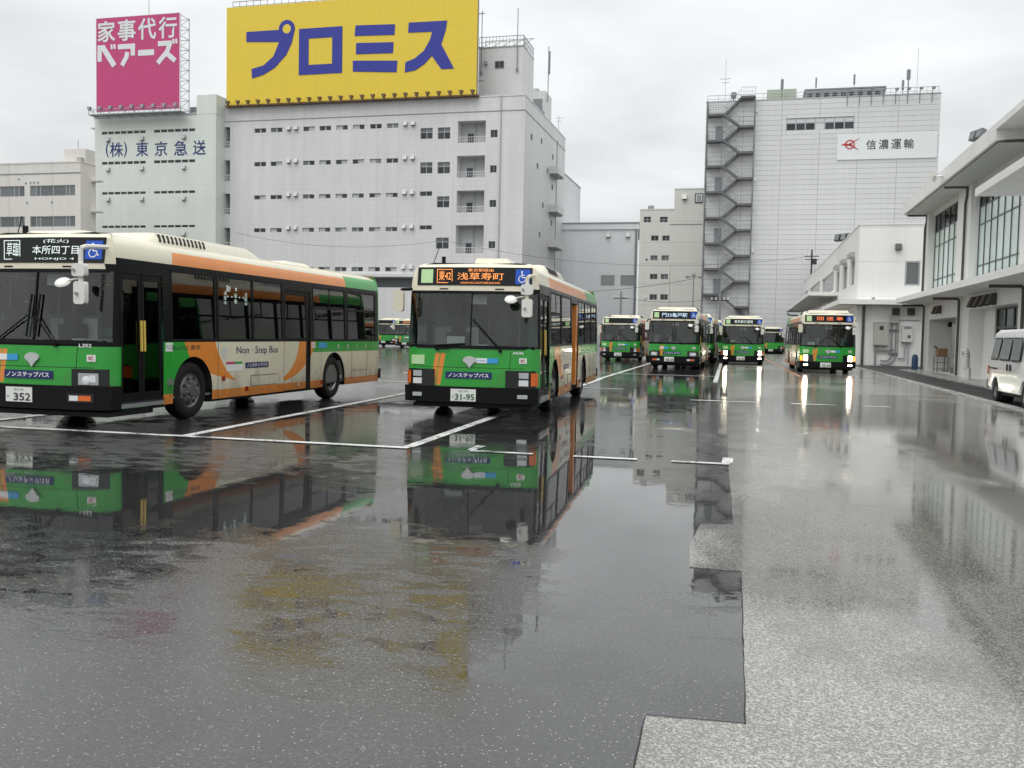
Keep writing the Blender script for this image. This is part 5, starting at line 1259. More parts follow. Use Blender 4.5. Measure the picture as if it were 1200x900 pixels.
def stair_building():
    Y = 130.0; t = thing('warehouse', (0, 0, 0), 'tall pale grey panelled warehouse with zigzag outside staircase and white sign', 'building')
    x0, x1, zt = -6.5, 22.7, 33.2
    band = (3.92, 12.39, 29.15, 30.75)
    wall = holed(MB(), PX(Y+0.06), x0, x1, 0, zt, [(*band, 0.3)], 0.3).build('wall', 'joint', t)
    MB().box(x0, x1, Y+0.5, Y+42, 0, zt-0.05).build('core', 'joint', t)
    bays = [-6.5, -1.6, 3.33, 8.16, 12.9, 17.75, 22.7]; ch = 0.655; zlow = 1.75
    me = {}
    for i, (a, b) in enumerate(zip(bays[:-1], bays[1:])):
        for k in range(48):
            c = zlow+k*ch; d = c+ch
            parts_ = [(a, b)]
            if d > band[2] and c < band[3] and b > band[0] and a < band[1]:
                parts_ = [q for q in ((a, min(b, band[0])), (max(a, band[1]), b)) if q[1]-q[0] > 0.02]
                for u, w in ((c, band[2]), (band[3], d)):
                    p, q = max(a, band[0]), min(b, band[1])
                    if w-u > 0.05 and q-p > 0.05: MB().box(p+0.018, q-0.018, Y, Y+0.055, u+0.01, w-0.01).build('cladding_panel', 'wall_sb', wall)
            for p, q in parts_:
                key = round(q-p, 3)
                if key not in me: me[key] = MB().box(0.018, q-p-0.018, 0, 0.055, 0.014, ch-0.014).mesh('cladding_panel', 'wall_sb')
                link('cladding_panel', me[key], wall, (p, Y, c))
    MB().box(x0-0.05, x1+0.05, Y-0.03, Y+0.5, zt, zt+0.18).build('coping', 'winframe', t)
    us = [band[0]+(band[1]-band[0])*i/7 for i in range(8)]
    window(t, PX(Y+0.02), *band, dep=0.12, panes=us, rows=[band[2], band[2]+0.98, band[3]], mat=lambda i, j: 'blind' if j == 1 or i == 3 else 'windark', mull=0.14, fw_=0.07)
    # outside staircase: landings, flights, railings
    st = MB().cyl((-6.35, Y-0.12, 1.5), (-6.35, Y-0.12, zt+0.2), 0.10, n=6).cyl((-0.15, Y-1.3, 9.0), (-0.15, Y-1.3, zt+0.3), 0.09, n=6).cyl((-0.12, Y-0.12, 2.0), (-0.12, Y-0.12, zt), 0.06, n=6).cyl((-4.3, Y-1.35, 3), (-4.3, Y-1.35, zt-2), 0.05, n=5).build('staircase', 'mid_steel', t)
    zl = [31.4-3.4*k for k in range(8)]; zr = [33.6]+[29.75-3.4*k for k in range(8)]
    xa, xb, xc, xd = -6.2, -4.15, -2.0, -0.15; yA, yM, yB = Y-1.5, Y-0.8, Y-0.1
    land = MB().box(0, xb-xa, 0, yB-yA, -0.28, 0).mesh('landing', 'dark_steel'); landr = MB().box(0, xd-xc, 0, yB-yA, -0.28, 0).mesh('landing', 'dark_steel')
    def flight(m, p, q, y0, y1):
        p = Vector(p); q = Vector(q)
        for yy in (y0, y1-0.06):
            m.hexa([(p.x, yy, p.z-0.34), (q.x, yy, q.z-0.34), (q.x, yy+0.06, q.z-0.34), (p.x, yy+0.06, p.z-0.34), (p.x, yy, p.z+0.06), (q.x, yy, q.z+0.06), (q.x, yy+0.06, q.z+0.06), (p.x, yy+0.06, p.z+0.06)])
        for k in range(8):
            c = p+(q-p)*((k+0.5)/8); m.box(c.x-0.14, c.x+0.14, y0+0.07, y1-0.07, c.z-0.07, c.z-0.02)
        return m
    for k, z in enumerate(zl):
        link('landing', land, st, (xa, yA, z))
        railing(MB(), [(xb, yA+0.03, z), (xa, yA+0.03, z), (xa, yB, z)], 1.1, 0.32, 0.018).build('railing', 'mid_steel', st)
    for k, z in enumerate(zr):
        link('landing', landr, st, (xc, yA, z))
        railing(MB(), [(xc, yA+0.03, z), (xd, yA+0.03, z), (xd, yB, z)], 1.1, 0.32, 0.018).build('railing', 'mid_steel', st)
    for k in range(8):
        # up from the left landing to the right landing above it, and down to the one below
        flight(MB(), (xb, 0, zl[k]), (xc, 0, zr[k]), yM+0.02, yB).build('flight', 'dark_steel', st)
        flight(MB(), (xb, 0, zl[k]), (xc, 0, zr[k+1]), yA, yM-0.02).build('flight', 'dark_steel', st)
        r_ = MB()
        for (p, q, yy) in (((xb, zl[k]), (xc, zr[k]), yM+0.05), ((xb, zl[k]), (xc, zr[k+1]), yA+0.03)):
            a = Vector((p[0], yy, p[1])); b = Vector((q[0], yy, q[1])); u = Vector((0, 0, 1.0))
            r_.cyl(a+u, b+u, 0.03, n=5); r_.cyl(a+u*0.5, b+u*0.5, 0.018, n=4)
            for i in range(1, 6): w = a+(b-a)*i/6; r_.cyl(w, w+u, 0.016, n=4)
        r_.build('handrail', 'mid_steel', st)
    flight(MB(), (xc, 0, zr[-1]), (xc+2.2, 0, zr[-1]-1.9), yM, yB).build('flight', 'dark_steel', st)
    for z in (28.0, 21.2, 14.4, 7.6):
        d = MB().box(-5.2+(28-z)*0.015, -4.25+(28-z)*0.015, Y-0.05, Y-0.003, z, z+2.05).build('door', 'doorgrey', t)
        MB().box(-4.45+(28-z)*0.015, -4.38+(28-z)*0.015, Y-0.09, Y-0.053, z+0.95, z+1.1).build('handle', 'steel', d)
    for z in (31.7, 22.6, 13.2): MB().box(0.0, 0.25, Y-0.2, Y-0.003, z, z+0.4).build('wall_lamp', 'white', t)
    # white company sign
    sg = MB().box(10.4, 22.48, Y-0.14, Y-0.004, 25.15, 28.35).build('company_sign', 'sign_white', t)
    for k, c in enumerate('信濃運輸'): text('letter', c, 1.2, 1.25, 'ink', sg, (14.55+k*1.52, Y-0.16, 27.0), bold=0.008)
    lg = MB(); yy0, yy1 = Y-0.19, Y-0.145
    lg.ring((11.95, Y-0.165, 27.1), (0, -1, 0), 0.47, 0.60, -0.018, 0.018, 28)
    for pts in ([(10.86, 27.1), (11.5, 27.32), (11.7, 27.12), (13.1, 27.9), (11.95, 27.02), (11.5, 26.9)], [(11.6, 27.05), (12.1, 27.15), (13.1, 26.35), (12.2, 26.8)]): lg.prism(pts[::-1] if pts[0][1] == 27.1 else pts, yy0, yy1)
    lg.build('logo', 'logo_red', sg)
    # roof
    railing(MB(), [(-6.4, Y+0.3, zt), (22.5, Y+0.3, zt)], 1.0, 1.4, 0.03).build('roof_railing', 'steel', t)
    ph = MB().box(6.31, 16.4, Y+3, Y+9, zt-0.1, 35.0).build('penthouse', 'doorgrey', t); MB().box(6.2, 16.5, Y+2.9, Y+9.1, 35.0, 35.2).build('roof_edge', 'mid_steel', ph)
    for k in range(9): MB().box(6.6+k*1.07, 7.2+k*1.07, Y+2.94, Y+2.997, 34.1, 34.6).build('window', 'windark', ph)
    MB().box(1.34, 5.14, Y+2, Y+6, zt-0.1, 35.1).build('cooling_plant', 'green_tank', t)
    for (x, z, r_) in ((-4.11, 39.0, 0.04), (3.23, 36.1, 0.12), (7.52, 36.1, 0.06), (12.26, 36.3, 0.07), (18.84, 36.6, 0.14), (18.2, 35.3, 0.08), (19.9, 39.2, 0.04)):
        a = MB().cyl((x, Y+0.6, zt), (x, Y+0.6, z), r_*0.55, n=6)
        if r_ > 0.055: a.box(x-r_*1.6, x+r_*1.6, Y+0.45, Y+0.7, z-1.3, z-0.1)
        if x < 0: a.box(x-0.7, x+0.7, Y+0.58, Y+0.62, z-2.6, z-2.54).box(x-0.5, x+0.5, Y+0.58, Y+0.62, z-3.1, z-3.05)
        a.build('antenna_mast', 'mid_steel', t)
    MB().lathe((-3.0, Y+1, 33.9), (0, 0, 1), [(0, 0.9), (0.35, 0.75), (0.42, 0.4), (0.3, 0.0), (0.08, -0.05), (0.08, -0.7)], 14).build('roof_vent', 'mid_steel', t, 40)
    for x in (11.44, 12.91, 14.36, 15.81, 17.29, 18.73, 20.18, 21.64):
        b = MB().tube([(x, Y-0.02, 32.1), (x, Y-0.12, 33.5), (x, Y-0.9, 33.75)], 0.045, 5).build('sign_lamp', 'mid_steel', t); MB().box(x-0.2, x+0.2, Y-1.25, Y-0.85, 33.6, 33.85).build('lamp_head', 'mid_steel', b)

def office():
    # near two-storey office with deep eaves
    Xw = 9.15; t = thing('office_building', (0, 0, 0), 'white two storey depot office with deep eaves and tall glazed bays', 'building')
    up_w = [(46.3, 53.4), (36.5, 43.6), (26.8, 33.9)]
    up_h = [(a, b, 4.35, 8.2, 0.35) for a, b in up_w]
    lo = [(46.4, 52.9, 0.09, 2.75, 1.6), (36.3, 43.9, 0.09, 3.0, 0.9), (26.5, 34.0, 0.09, 3.0, 0.9)]
    wall = holed(MB(), PW(Xw), 20, 54.3, 0.0, 8.36, up_h+lo, 0.35).build('wall', 'wall_office', t)
    MB().quad((Xw, 54.3, 0), (Xw+9, 54.3, 0), (Xw+9, 54.3, 8.36), (Xw, 54.3, 8.36)).quad((Xw, 20, 0), (Xw, 20, 8.36), (Xw+9, 20, 8.36), (Xw+9, 20, 0)).build('end_wall', 'wall_office_x', t)
    # columns proud of the wall between bays
    for a, b in ((53.42, 54.32), (44.9, 46.25), (43.65, 44.2), (34.0, 35.4)):
        MB().box(Xw-0.16, Xw-0.002, a, b, 4.02, 8.36).build('pilaster', 'wall_office', t)
    for (a, b), n in zip(up_w, (6, 7, 7)):
        us = [a+(b-a)*i/n for i in range(n+1)]; vs_ = [4.35, 4.82, 6.55, 7.30, 8.2]
        window(t, PW(Xw), a, b, 4.35, 8.2, dep=0.22, panes=us, rows=vs_, mat=lambda i, j: 'cyanglass' if j == 3 else 'teal', frame='darkframe', mull=0.045, fw_=0.05)
        # room behind: ceiling, floor, back wall, blinds
        rm = MB().box(Xw+0.4, Xw+7, a-0.5, b+0.5, 4.1, 4.2).box(Xw+0.4, Xw+7, a-0.5, b+0.5, 8.25, 8.33).box(Xw+6.9, Xw+7, a-0.5, b+0.5, 4.2, 8.25).box(Xw+0.4, Xw+6.9, a-0.6, a-0.5, 4.2, 8.25).box(Xw+0.4, Xw+6.9, b+0.5, b+0.6, 4.2, 8.25); rm.build('room', 'interior', t)
        MB().box(Xw+0.42, Xw+0.46, a+0.1, b-0.1, 4.45, 7.0).build('roller_blind', 'blind', t)
    # ground-floor bays
    a, b, c, d, e = lo[0]
    MB().box(Xw+1.55, Xw+1.6, a, b, c, d).build('recess_wall', 'wall_office', t)
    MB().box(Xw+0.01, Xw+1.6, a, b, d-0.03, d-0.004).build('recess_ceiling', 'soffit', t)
    dr = MB().box(Xw+0.28, Xw+0.34, a+0.1, a+2.3, c, d-0.1).build('door', 'darkframe', t); MB().box(Xw+0.255, Xw+0.275, a+0.3, a+2.1, c+0.3, d-0.3).build('pane', 'winmid', dr)
    pn = MB().box(Xw+0.9, Xw+0.96, a+2.35, a+4.4, c, d-0.03).build('partition_panel', 'wall_office_x', t)
    for k in range(3): MB().box(Xw+0.885, Xw+0.897, a+2.9, a+3.5, 1.15+k*0.38, 1.38+k*0.38).build('notice', 'card', pn)
    for (a, b, c, d, e) in lo[1:]:
        us = [a+0.6+(b-a-0.6)*i/4 for i in range(5)]
        window(t, PW(Xw), a+0.6, b-1.9, c, d, dep=0.7, panes=4, rows=[c, 0.9, 2.2, d], mat='cyanglass', frame='darkframe', mull=0.08)
        MB().box(Xw+0.6, Xw+0.9, b-1.9, b, c, d).build('pier', 'wall_office', t); MB().box(Xw+0.6, Xw+0.9, a, a+0.6, c, d).build('pier', 'wall_office', t)
        MB().box(Xw+5, Xw+5.1, a, b, c, d).box(Xw+0.95, Xw+5, a, b, c, c+0.02).box(Xw+0.95, Xw+5, a, b, d-0.02, d).build('room', 'interior', t)
    # canopy between the storeys and the roof slab
    cn = MB().prism([(7.75, 3.66), (Xw-0.002, 3.60), (Xw-0.002, 4.0), (7.75, 3.92)], 20, 55.0).build('canopy', 'wall_office', t)
    rf = MB().prism([(7.88, 8.42), (Xw+9.2, 8.365), (Xw+9.2, 9.0), (7.88, 9.0)], 35.0, 54.6).build('roof_slab', 'wall_office', t)
    MB().prism([(7.88, 8.78), (Xw+9.2, 8.78), (Xw+9.2, 9.0), (7.88, 9.0)], 20, 34.99).build('roof_slab', 'wall_office', t)
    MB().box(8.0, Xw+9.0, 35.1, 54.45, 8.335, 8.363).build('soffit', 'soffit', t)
    MB().box(6.9, Xw-0.17, 24, 33.0, 6.25, 6.5).build('balcony_slab', 'wall_office', t)
    # rain pipes with elbows
    for y0 in (54.05, 44.45, 34.6):
        MB().tube([(8.05, y0, 8.30), (9.0, y0, 8.30), (9.0, y0, 8.0), (8.93, y0, 7.6), (8.93, y0, 4.05)], 0.055, 8).build('downpipe', 'pipe', t)
    for y0 in (54.0, 45.4, 35.3):
        MB().tube([(7.95, y0, 3.52), (9.0, y0, 3.52), (9.04, y0, 3.4), (9.04, y0, 0.1)], 0.06, 8).build('downpipe', 'pipe', t)
    for yy in (51.0, 50.0): vent(t, 0, 0, 0, 0.36, 'pipe').matrix_local = Matrix.Translation((Xw, yy, 3.2)) @ Matrix.Rotation(R(-90), 4, 'Z')
    for yy in (42.8, 41.7, 40.6, 39.5): vent(t, 0, 0, 0, 0.42, 'pipe').matrix_local = Matrix.Translation((Xw, yy, 3.28)) @ Matrix.Rotation(R(-90), 4, 'Z')
    MB().box(Xw+0.5, Xw+0.75, 50.6, 50.9, 2.35, 2.6).build('wall_lamp', 'black', t)
    # gooseneck vent pipe by the wall
    g = thing('vent_pipe', (8.75, 41.6, 0.075), 'pale swan necked vent pipe standing before the office wall', 'pipe')
    pts = [(0, 0.35, 0), (0, 0.35, 0.95)]+[(0, 0.35+0.0+0.28-0.28*math.cos(R(k*18)), 0.95+0.22*math.sin(R(k*18))) for k in range(1, 11)]
    pts = [(p[0], p[1], p[2]) for p in pts]
    MB().tube(pts, 0.11, 12).build('bent_pipe', 'boiler', g, 50); MB().cyl((0, 0.35, 0), (0, 0.35, 0.1), 0.16, n=14).cyl((0, 0.35, 0.45), (0, 0.35, 0.5), 0.135, n=14).build('flange', 'boiler', g)
    MB().cyl((0, -0.05, 0), (0, -0.05, 0.45), 0.09, n=12).build('stub_pipe', 'boiler', g)
    # floodlights on the eaves
    def flood(x, y, z, rz, label, n, mat='dark_steel', s=1.0):
        f = thing('floodlight', (x, y, z), label, 'floodlight', rz=rz)
        MB().box(-0.05, 0.05, -0.05, 0.05, 0, 0.25*s).build('bracket', mat, f)
        for k in range(n):
            xx = (k-(n-1)/2)*0.55*s
            h = MB().hexa([(xx-0.22*s, -0.18*s, 0.18*s), (xx+0.22*s, -0.18*s, 0.18*s), (xx+0.22*s, 0.08, 0.12*s), (xx-0.22*s, 0.08, 0.12*s), (xx-0.24*s, -0.05, 0.62*s), (xx+0.24*s, -0.05, 0.62*s), (xx+0.22*s, 0.18*s, 0.55*s), (xx-0.22*s, 0.18*s, 0.55*s)]).build('lamp_head', mat, f)
            MB().hexa([(xx-0.18*s, -0.185*s, 0.22*s), (xx+0.18*s, -0.185*s, 0.22*s), (xx+0.18*s, -0.175*s, 0.22*s), (xx-0.18*s, -0.175*s, 0.22*s), (xx-0.2*s, -0.075*s, 0.58*s), (xx+0.2*s, -0.075*s, 0.58*s), (xx+0.2*s, -0.065*s, 0.58*s), (xx-0.2*s, -0.065*s, 0.58*s)]).build('lens', 'winmid', h)
    flood(8.0, 38.3, 9.0, R(-70), 'pair of dark floodlights on the near office roof edge', 2, s=0.75)
    flood(6.85, 76.0, 9.05, R(-50), 'cluster of black floodlights on the farther office parapet', 3, 'ink', 1.15)
    c = thing('security_camera', (7.86, 43.9, 8.72), 'white security camera bracketed to the near office fascia', 'camera')
    MB().cyl((0, 0, 0), (-0.35, 0, -0.05), 0.05, n=8).build('bracket', 'white', c); MB().cyl((-0.30, 0.25, 0.12), (-0.45, -0.45, 0.02), 0.13, n=12).build('housing', 'mirror_white', c, 40); MB().cyl((-0.3, 0.1, -0.16), (-0.36, -0.30, -0.2), 0.1, n=12).build('housing', 'mirror_white', c, 40)

def annexe():
    Y = 64.0; Xw = 6.7; t = thing('office_building', (0, 0, 0), 'farther white depot annexe with side windows behind the rightmost bus', 'building')
    fw1 = (9.5, 10.4, 5.15, 6.7)
    fr = holed(MB(), PX(Y), Xw, 18, 0, 9.0, [(*fw1, 0.25)], 0.25); fr.build('end_wall', 'wall_office_x', t)
    window(t, PX(Y), *fw1, dep=0.06, mat='winmid', fw_=0.1, frame='winframe')
    sw = [(66.2, 69.2, 5.35, 7.1), (71.2, 74.7, 5.35, 7.1), (77.0, 80.5, 5.4, 7.1), (82.0, 95.5, 5.75, 7.45), (98, 114, 6.2, 7.6), (117, 124, 6.4, 7.6)]
    sd = holed(MB(), PW(Xw), Y, 126, 0, 9.0, [(*h, 0.3) for h in sw], 0.3); sd.build('side_wall', 'wall_office', t)
    for h in sw: window(t, PW(Xw), *h, dep=0.2, panes=1, mat='winmid', frame='winframe', fw_=0.10)
    MB().box(Xw+0.02, 18, Y+0.5, 125.9, 8.9, 8.98).build('roof', 'wall_office', t)
    MB().box(Xw-0.05, 18, Y-0.05, Y+0.3, 9.0, 9.08).box(Xw-0.05, Xw+0.3, Y+0.302, 126, 9.0, 9.08).build('coping', 'wall_office', t)
    for yy in (67.7, 73, 78.6): MB().box(Xw-0.28, Xw-0.003, yy-1.2, yy+1.2, 7.2, 7.5).build('sun_hood', 'winframe', t)
    # canopies
    MB().box(5.5, 14, 62.9, Y-0.003, 3.9, 4.2).box(5.5, Xw-0.003, Y-0.002, 88, 3.9, 4.2).build('canopy', 'wall_office', t)
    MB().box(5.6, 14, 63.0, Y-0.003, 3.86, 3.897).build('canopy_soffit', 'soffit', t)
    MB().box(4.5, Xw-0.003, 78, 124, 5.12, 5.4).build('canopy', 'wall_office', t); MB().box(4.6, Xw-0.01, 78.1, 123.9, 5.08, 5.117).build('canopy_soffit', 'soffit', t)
    sp = MB()
    for k in range(7): sp.cyl((5.4, 82+k*5, 5.075), (5.4, 82+k*5, 5.04), 0.14, n=10)
    sp.build('downlights', 'lampoff', t)['kind'] = 'stuff'
    MB().tube([(4.7, 123, 5.0), (4.7, 123, 4.7), (6.6, 123, 4.6)], 0.08, 6).build('downpipe', 'pipe', t)
    MB().box(Xw+0.35, Xw+0.5, Y-0.12, Y-0.003, 0.02, 3.85).build('downpipe', 'pipe', t)
    MB().box(Xw-0.02, Xw+0.3, Y-0.02, Y-0.003, 0.02, 3.85).build('corner_column', 'wall_office_x', t)
    vent(t, 9.05, Y, 7.6, 0.38, 'pipe'); MB().cyl((7.6, Y-0.6, 4.2), (7.6, Y-0.6, 4.35), 0.1, n=10).build('roof_outlet', 'mid_steel', t)
    for x in (9.05, 9.95): vent(t, x, Y, 3.5, 0.42, 'pipe')
    MB().tube([(10.9, Y-0.4, 3.95), (10.9, Y-0.4, 0.2)], 0.06, 8).build('downpipe', 'pipe', t)
    # wall-mounted plant
    c = thing('cabinet', (8.2, Y-0.01, 1.3), 'beige electrical cabinet on the white annexe wall beside the bus', 'cabinet')
    MB().box(-0.45, 0.45, -0.32, 0, 0, 1.45).build('casing', 'box_beige', c, bevel=0.015); MB().box(-0.42, 0.42, -0.345, -0.322, 0.04, 1.40).build('door', 'box_beige', c); MB().box(-0.12, 0.12, -0.36, -0.347, 1.0, 1.25).build('meter_window', 'windark', c); MB().box(-0.47, 0.47, -0.34, 0, 1.452, 1.5).build('hood', 'box_beige', c)
    MB().tube([(-0.3, -0.15, 0), (-0.3, -0.15, -1.25)], 0.06, 8).tube([(-0.4, -0.15, -0.3), (0.45, -0.15, -0.3), (0.8, -0.1, -0.2)], 0.05, 8).build('pipe', 'mid_steel', c)
    j = thing('junction_box', (8.98, Y-0.01, 2.75), 'grey junction box with two looping cables on the annexe wall', 'box')
    MB().box(-0.25, 0.25, -0.2, 0, 0, 0.5).build('casing', 'box_beige', j)
    for dx in (-0.12, 0.12):
        MB().tube([(dx, -0.1, 0), (dx, -0.1, -2.1)]+[(dx-(0.55+dx)*(1-math.cos(R(k*15))), -0.1, -2.1-(0.45+dx)*math.sin(R(k*15))) for k in range(1, 7)]+[(-0.75, -0.12, -2.5-dx)], 0.045, 6).build('cable', 'mid_steel', j)
    MB().box(-0.25, 0.25, -0.17, -0.02, -0.45, -0.38).box(-0.25, 0.25, -0.17, -0.02, -1.95, -1.88).build('cable_clip', 'mid_steel', j)
    b = thing('water_heater', (9.75, Y-0.01, 1.55), 'white wall mounted water heater with pipes below on the annexe wall', 'heater')
    MB().box(-0.32, 0.32, -0.28, 0, 0, 1.1).build('casing', 'boiler', b, bevel=0.02); MB().box(-0.22, 0.22, -0.295, -0.282, 0.85, 1.0).build('exhaust_grille', 'mid_steel', b); MB().box(0.02, 0.2, -0.292, -0.282, 0.25, 0.45).build('badge', 'winmid', b)
    MB().tube([(-0.1, -0.14, 0), (-0.1, -0.14, -1.0), (-0.5, -0.12, -1.0)], 0.05, 8).tube([(0.12, -0.14, 0), (0.12, -0.14, -1.4)], 0.04, 8).tube([(-0.5, -0.05, -0.9), (-0.5, -0.05, 1.4), (0.7, -0.05, 1.4)], 0.03, 6).build('pipework', 'winframe', b)

# ------------------------------------------------------------------ street furniture, poles and wires
def furniture():
    # blue drum and trolley by the office corner
    d = thing('bollard', (8.8, 54.6, 0.02), 'small blue post at the near office corner by the downpipe', 'bollard')
    MB().lathe((0, 0, 0), (0, 0, 1), [(0.17, 0), (0.17, 0.7), (0.12, 0.85), (0.0, 0.9)], 16).build('post', 'hydrant_blue', d, 40); MB().box(-0.2, 0.2, -0.2, 0.2, 0.0, 0.03).build('foot', 'dark_steel', d)
    t = thing('trolley', (9.55, 51.6, 0.08), 'dark wire trolley in the office doorway recess under a cardboard box', 'trolley')
    fr = MB()
    for x in (-0.25, 0.25):
        for y in (-0.45, 0.45): fr.cyl((x, y, 0.0), (x, y, 0.78), 0.022, n=6)
    for z in (0.12, 0.45, 0.76):
        fr.box(-0.26, 0.26, -0.46, 0.46, z, z+0.02)
    fr.build('frame', 'dark_steel', t)
    for x in (-0.25, 0.25):
        for y in (-0.45, 0.45): MB().cyl((x-0.02, y, 0.03), (x+0.02, y, 0.03), 0.03, n=10).build('castor', 'rubber', t)
    b = thing('cardboard_box', (9.55, 51.55, 0.865), 'open brown cardboard box lying on the wire trolley', 'box')
    MB().box(-0.22, 0.22, -0.36, 0.36, 0, 0.4).build('carton', 'cardboard', b); MB().hexa([(-0.24, -0.36, 0.40), (-0.22, -0.36, 0.40), (-0.22, 0.36, 0.40), (-0.24, 0.36, 0.40), (-0.34, -0.36, 0.52), (-0.33, -0.36, 0.53), (-0.33, 0.36, 0.53), (-0.34, 0.36, 0.52)]).build('flap', 'cardboard', b)
    # twin lamp post and poles far behind the buses
    l = thing('street_lamp', (-6.35, 110, 0), 'slim twin headed lamp post beside the outside staircase', 'street lamp')
    MB().cyl((0, 0, 0), (0, 0, 8.7), 0.11, 0.06, n=8).build('post', 'mid_steel', l); MB().tube([(-0.6, 0, 8.6), (0.6, 0, 8.6)], 0.04, 6).build('arm', 'mid_steel', l)
    for x in (-0.72, 0.72): MB().lathe((x, 0, 8.55), (0, 0, 1), [(0, 0.25), (0.2, 0.2), (0.26, 0.0), (0.0, -0.12)], 12).build('lamp_head', 'mid_steel', l, 40)
    MB().lathe((0, 0, 8.75), (0, 0, 1), [(0, 0.3), (0.2, 0.22), (0.26, 0.0), (0.0, -0.1)], 12).build('lamp_head', 'mid_steel', l, 40)
    for (x, y, h, lab) in ((-14.7, 110, 6.9, 'utility pole with crossarm before the blue grey warehouse'), (7.6, 127.6, 13.3, 'dark utility pole top rising above the white annexe roof'), (-2.9, 96, 6.2, 'thin pole with bracket standing before the panelled warehouse')):
        u = thing('utility_pole', (x, y, 0), lab, 'pole')
        MB().cyl((0, 0, 0), (0, 0, h), 0.15, 0.10, n=8).build('post', 'mid_steel' if h < 10 else 'ink', u)
        MB().box(-0.9, 0.9, -0.05, 0.05, h-0.9, h-0.78).build('crossarm', 'ink', u)
        for k in (-0.8, -0.4, 0.4, 0.8): MB().cyl((k, 0, h-0.78), (k, 0, h-0.55), 0.06, n=8).build('insulator', 'white', u)
        if h > 10:
            MB().lathe((0.35, -0.1, h-1.9), (0, 0, 1), [(0, 0), (0.28, 0.02), (0.3, 0.7), (0, 0.75)], 12).build('transformer', 'ink', u); MB().box(-0.8, 0.8, -0.06, 0.06, h-1.3, h-1.2).build('crossarm', 'ink', u)
    def wire(label, p, q, sag, r=0.022):
        p = Vector(p); q = Vector(q); pts = []
        for k in range(25):
            s = k/24; w = p+(q-p)*s; w.z -= sag*4*s*(1-s); pts.append(w)
        tag(MB().tube(pts, r, 5).build('overhead_wire', 'wire'), label, 'wire')
    wire('overhead wire crossing before the grey mid buildings to the annexe pole', (-40, 120, 14.0), (7.6, 127.5, 12.5), 2.2, 0.02)
    wire('lower overhead wire sagging from the centre bus to the twin lamp', (-30, 112, 7.0), (-6.3, 110, 8.4), 0.8, 0.025)
    wire('overhead wire rising above the left bus roof to the tiled block', (-70, 118, 15), (-40, 120, 14.0), 1.4, 0.02)
    wire('thin wire between the low crossarm pole and the panelled warehouse', (-14.7, 110, 6.2), (-2.9, 96, 5.6), 0.5, 0.022)
    f = thing('fence', (1.2, 112, 0), 'low grey mesh fence behind the smallest far bus', 'fence')
    for k in range(9): MB().box(-1+k*1.3, -0.92+k*1.3, -0.04, 0.04, 0, 2.3).build('post', 'fence', f)
    for k in range(8):
        p = MB(); 
        for z in (0.9, 1.3, 1.7, 2.1): p.box(-0.9+k*1.3, 0.29+k*1.3, -0.015, 0.015, z, z+0.05)
        for q in range(6): p.box(-0.75+k*1.3+q*0.19, -0.72+k*1.3+q*0.19, -0.01, 0.01, 0.8, 2.2)
        p.box(-0.9+k*1.3, 0.29+k*1.3, -0.05, 0.05, 0.0, 0.75); p.build('mesh_panel', 'fence', f)

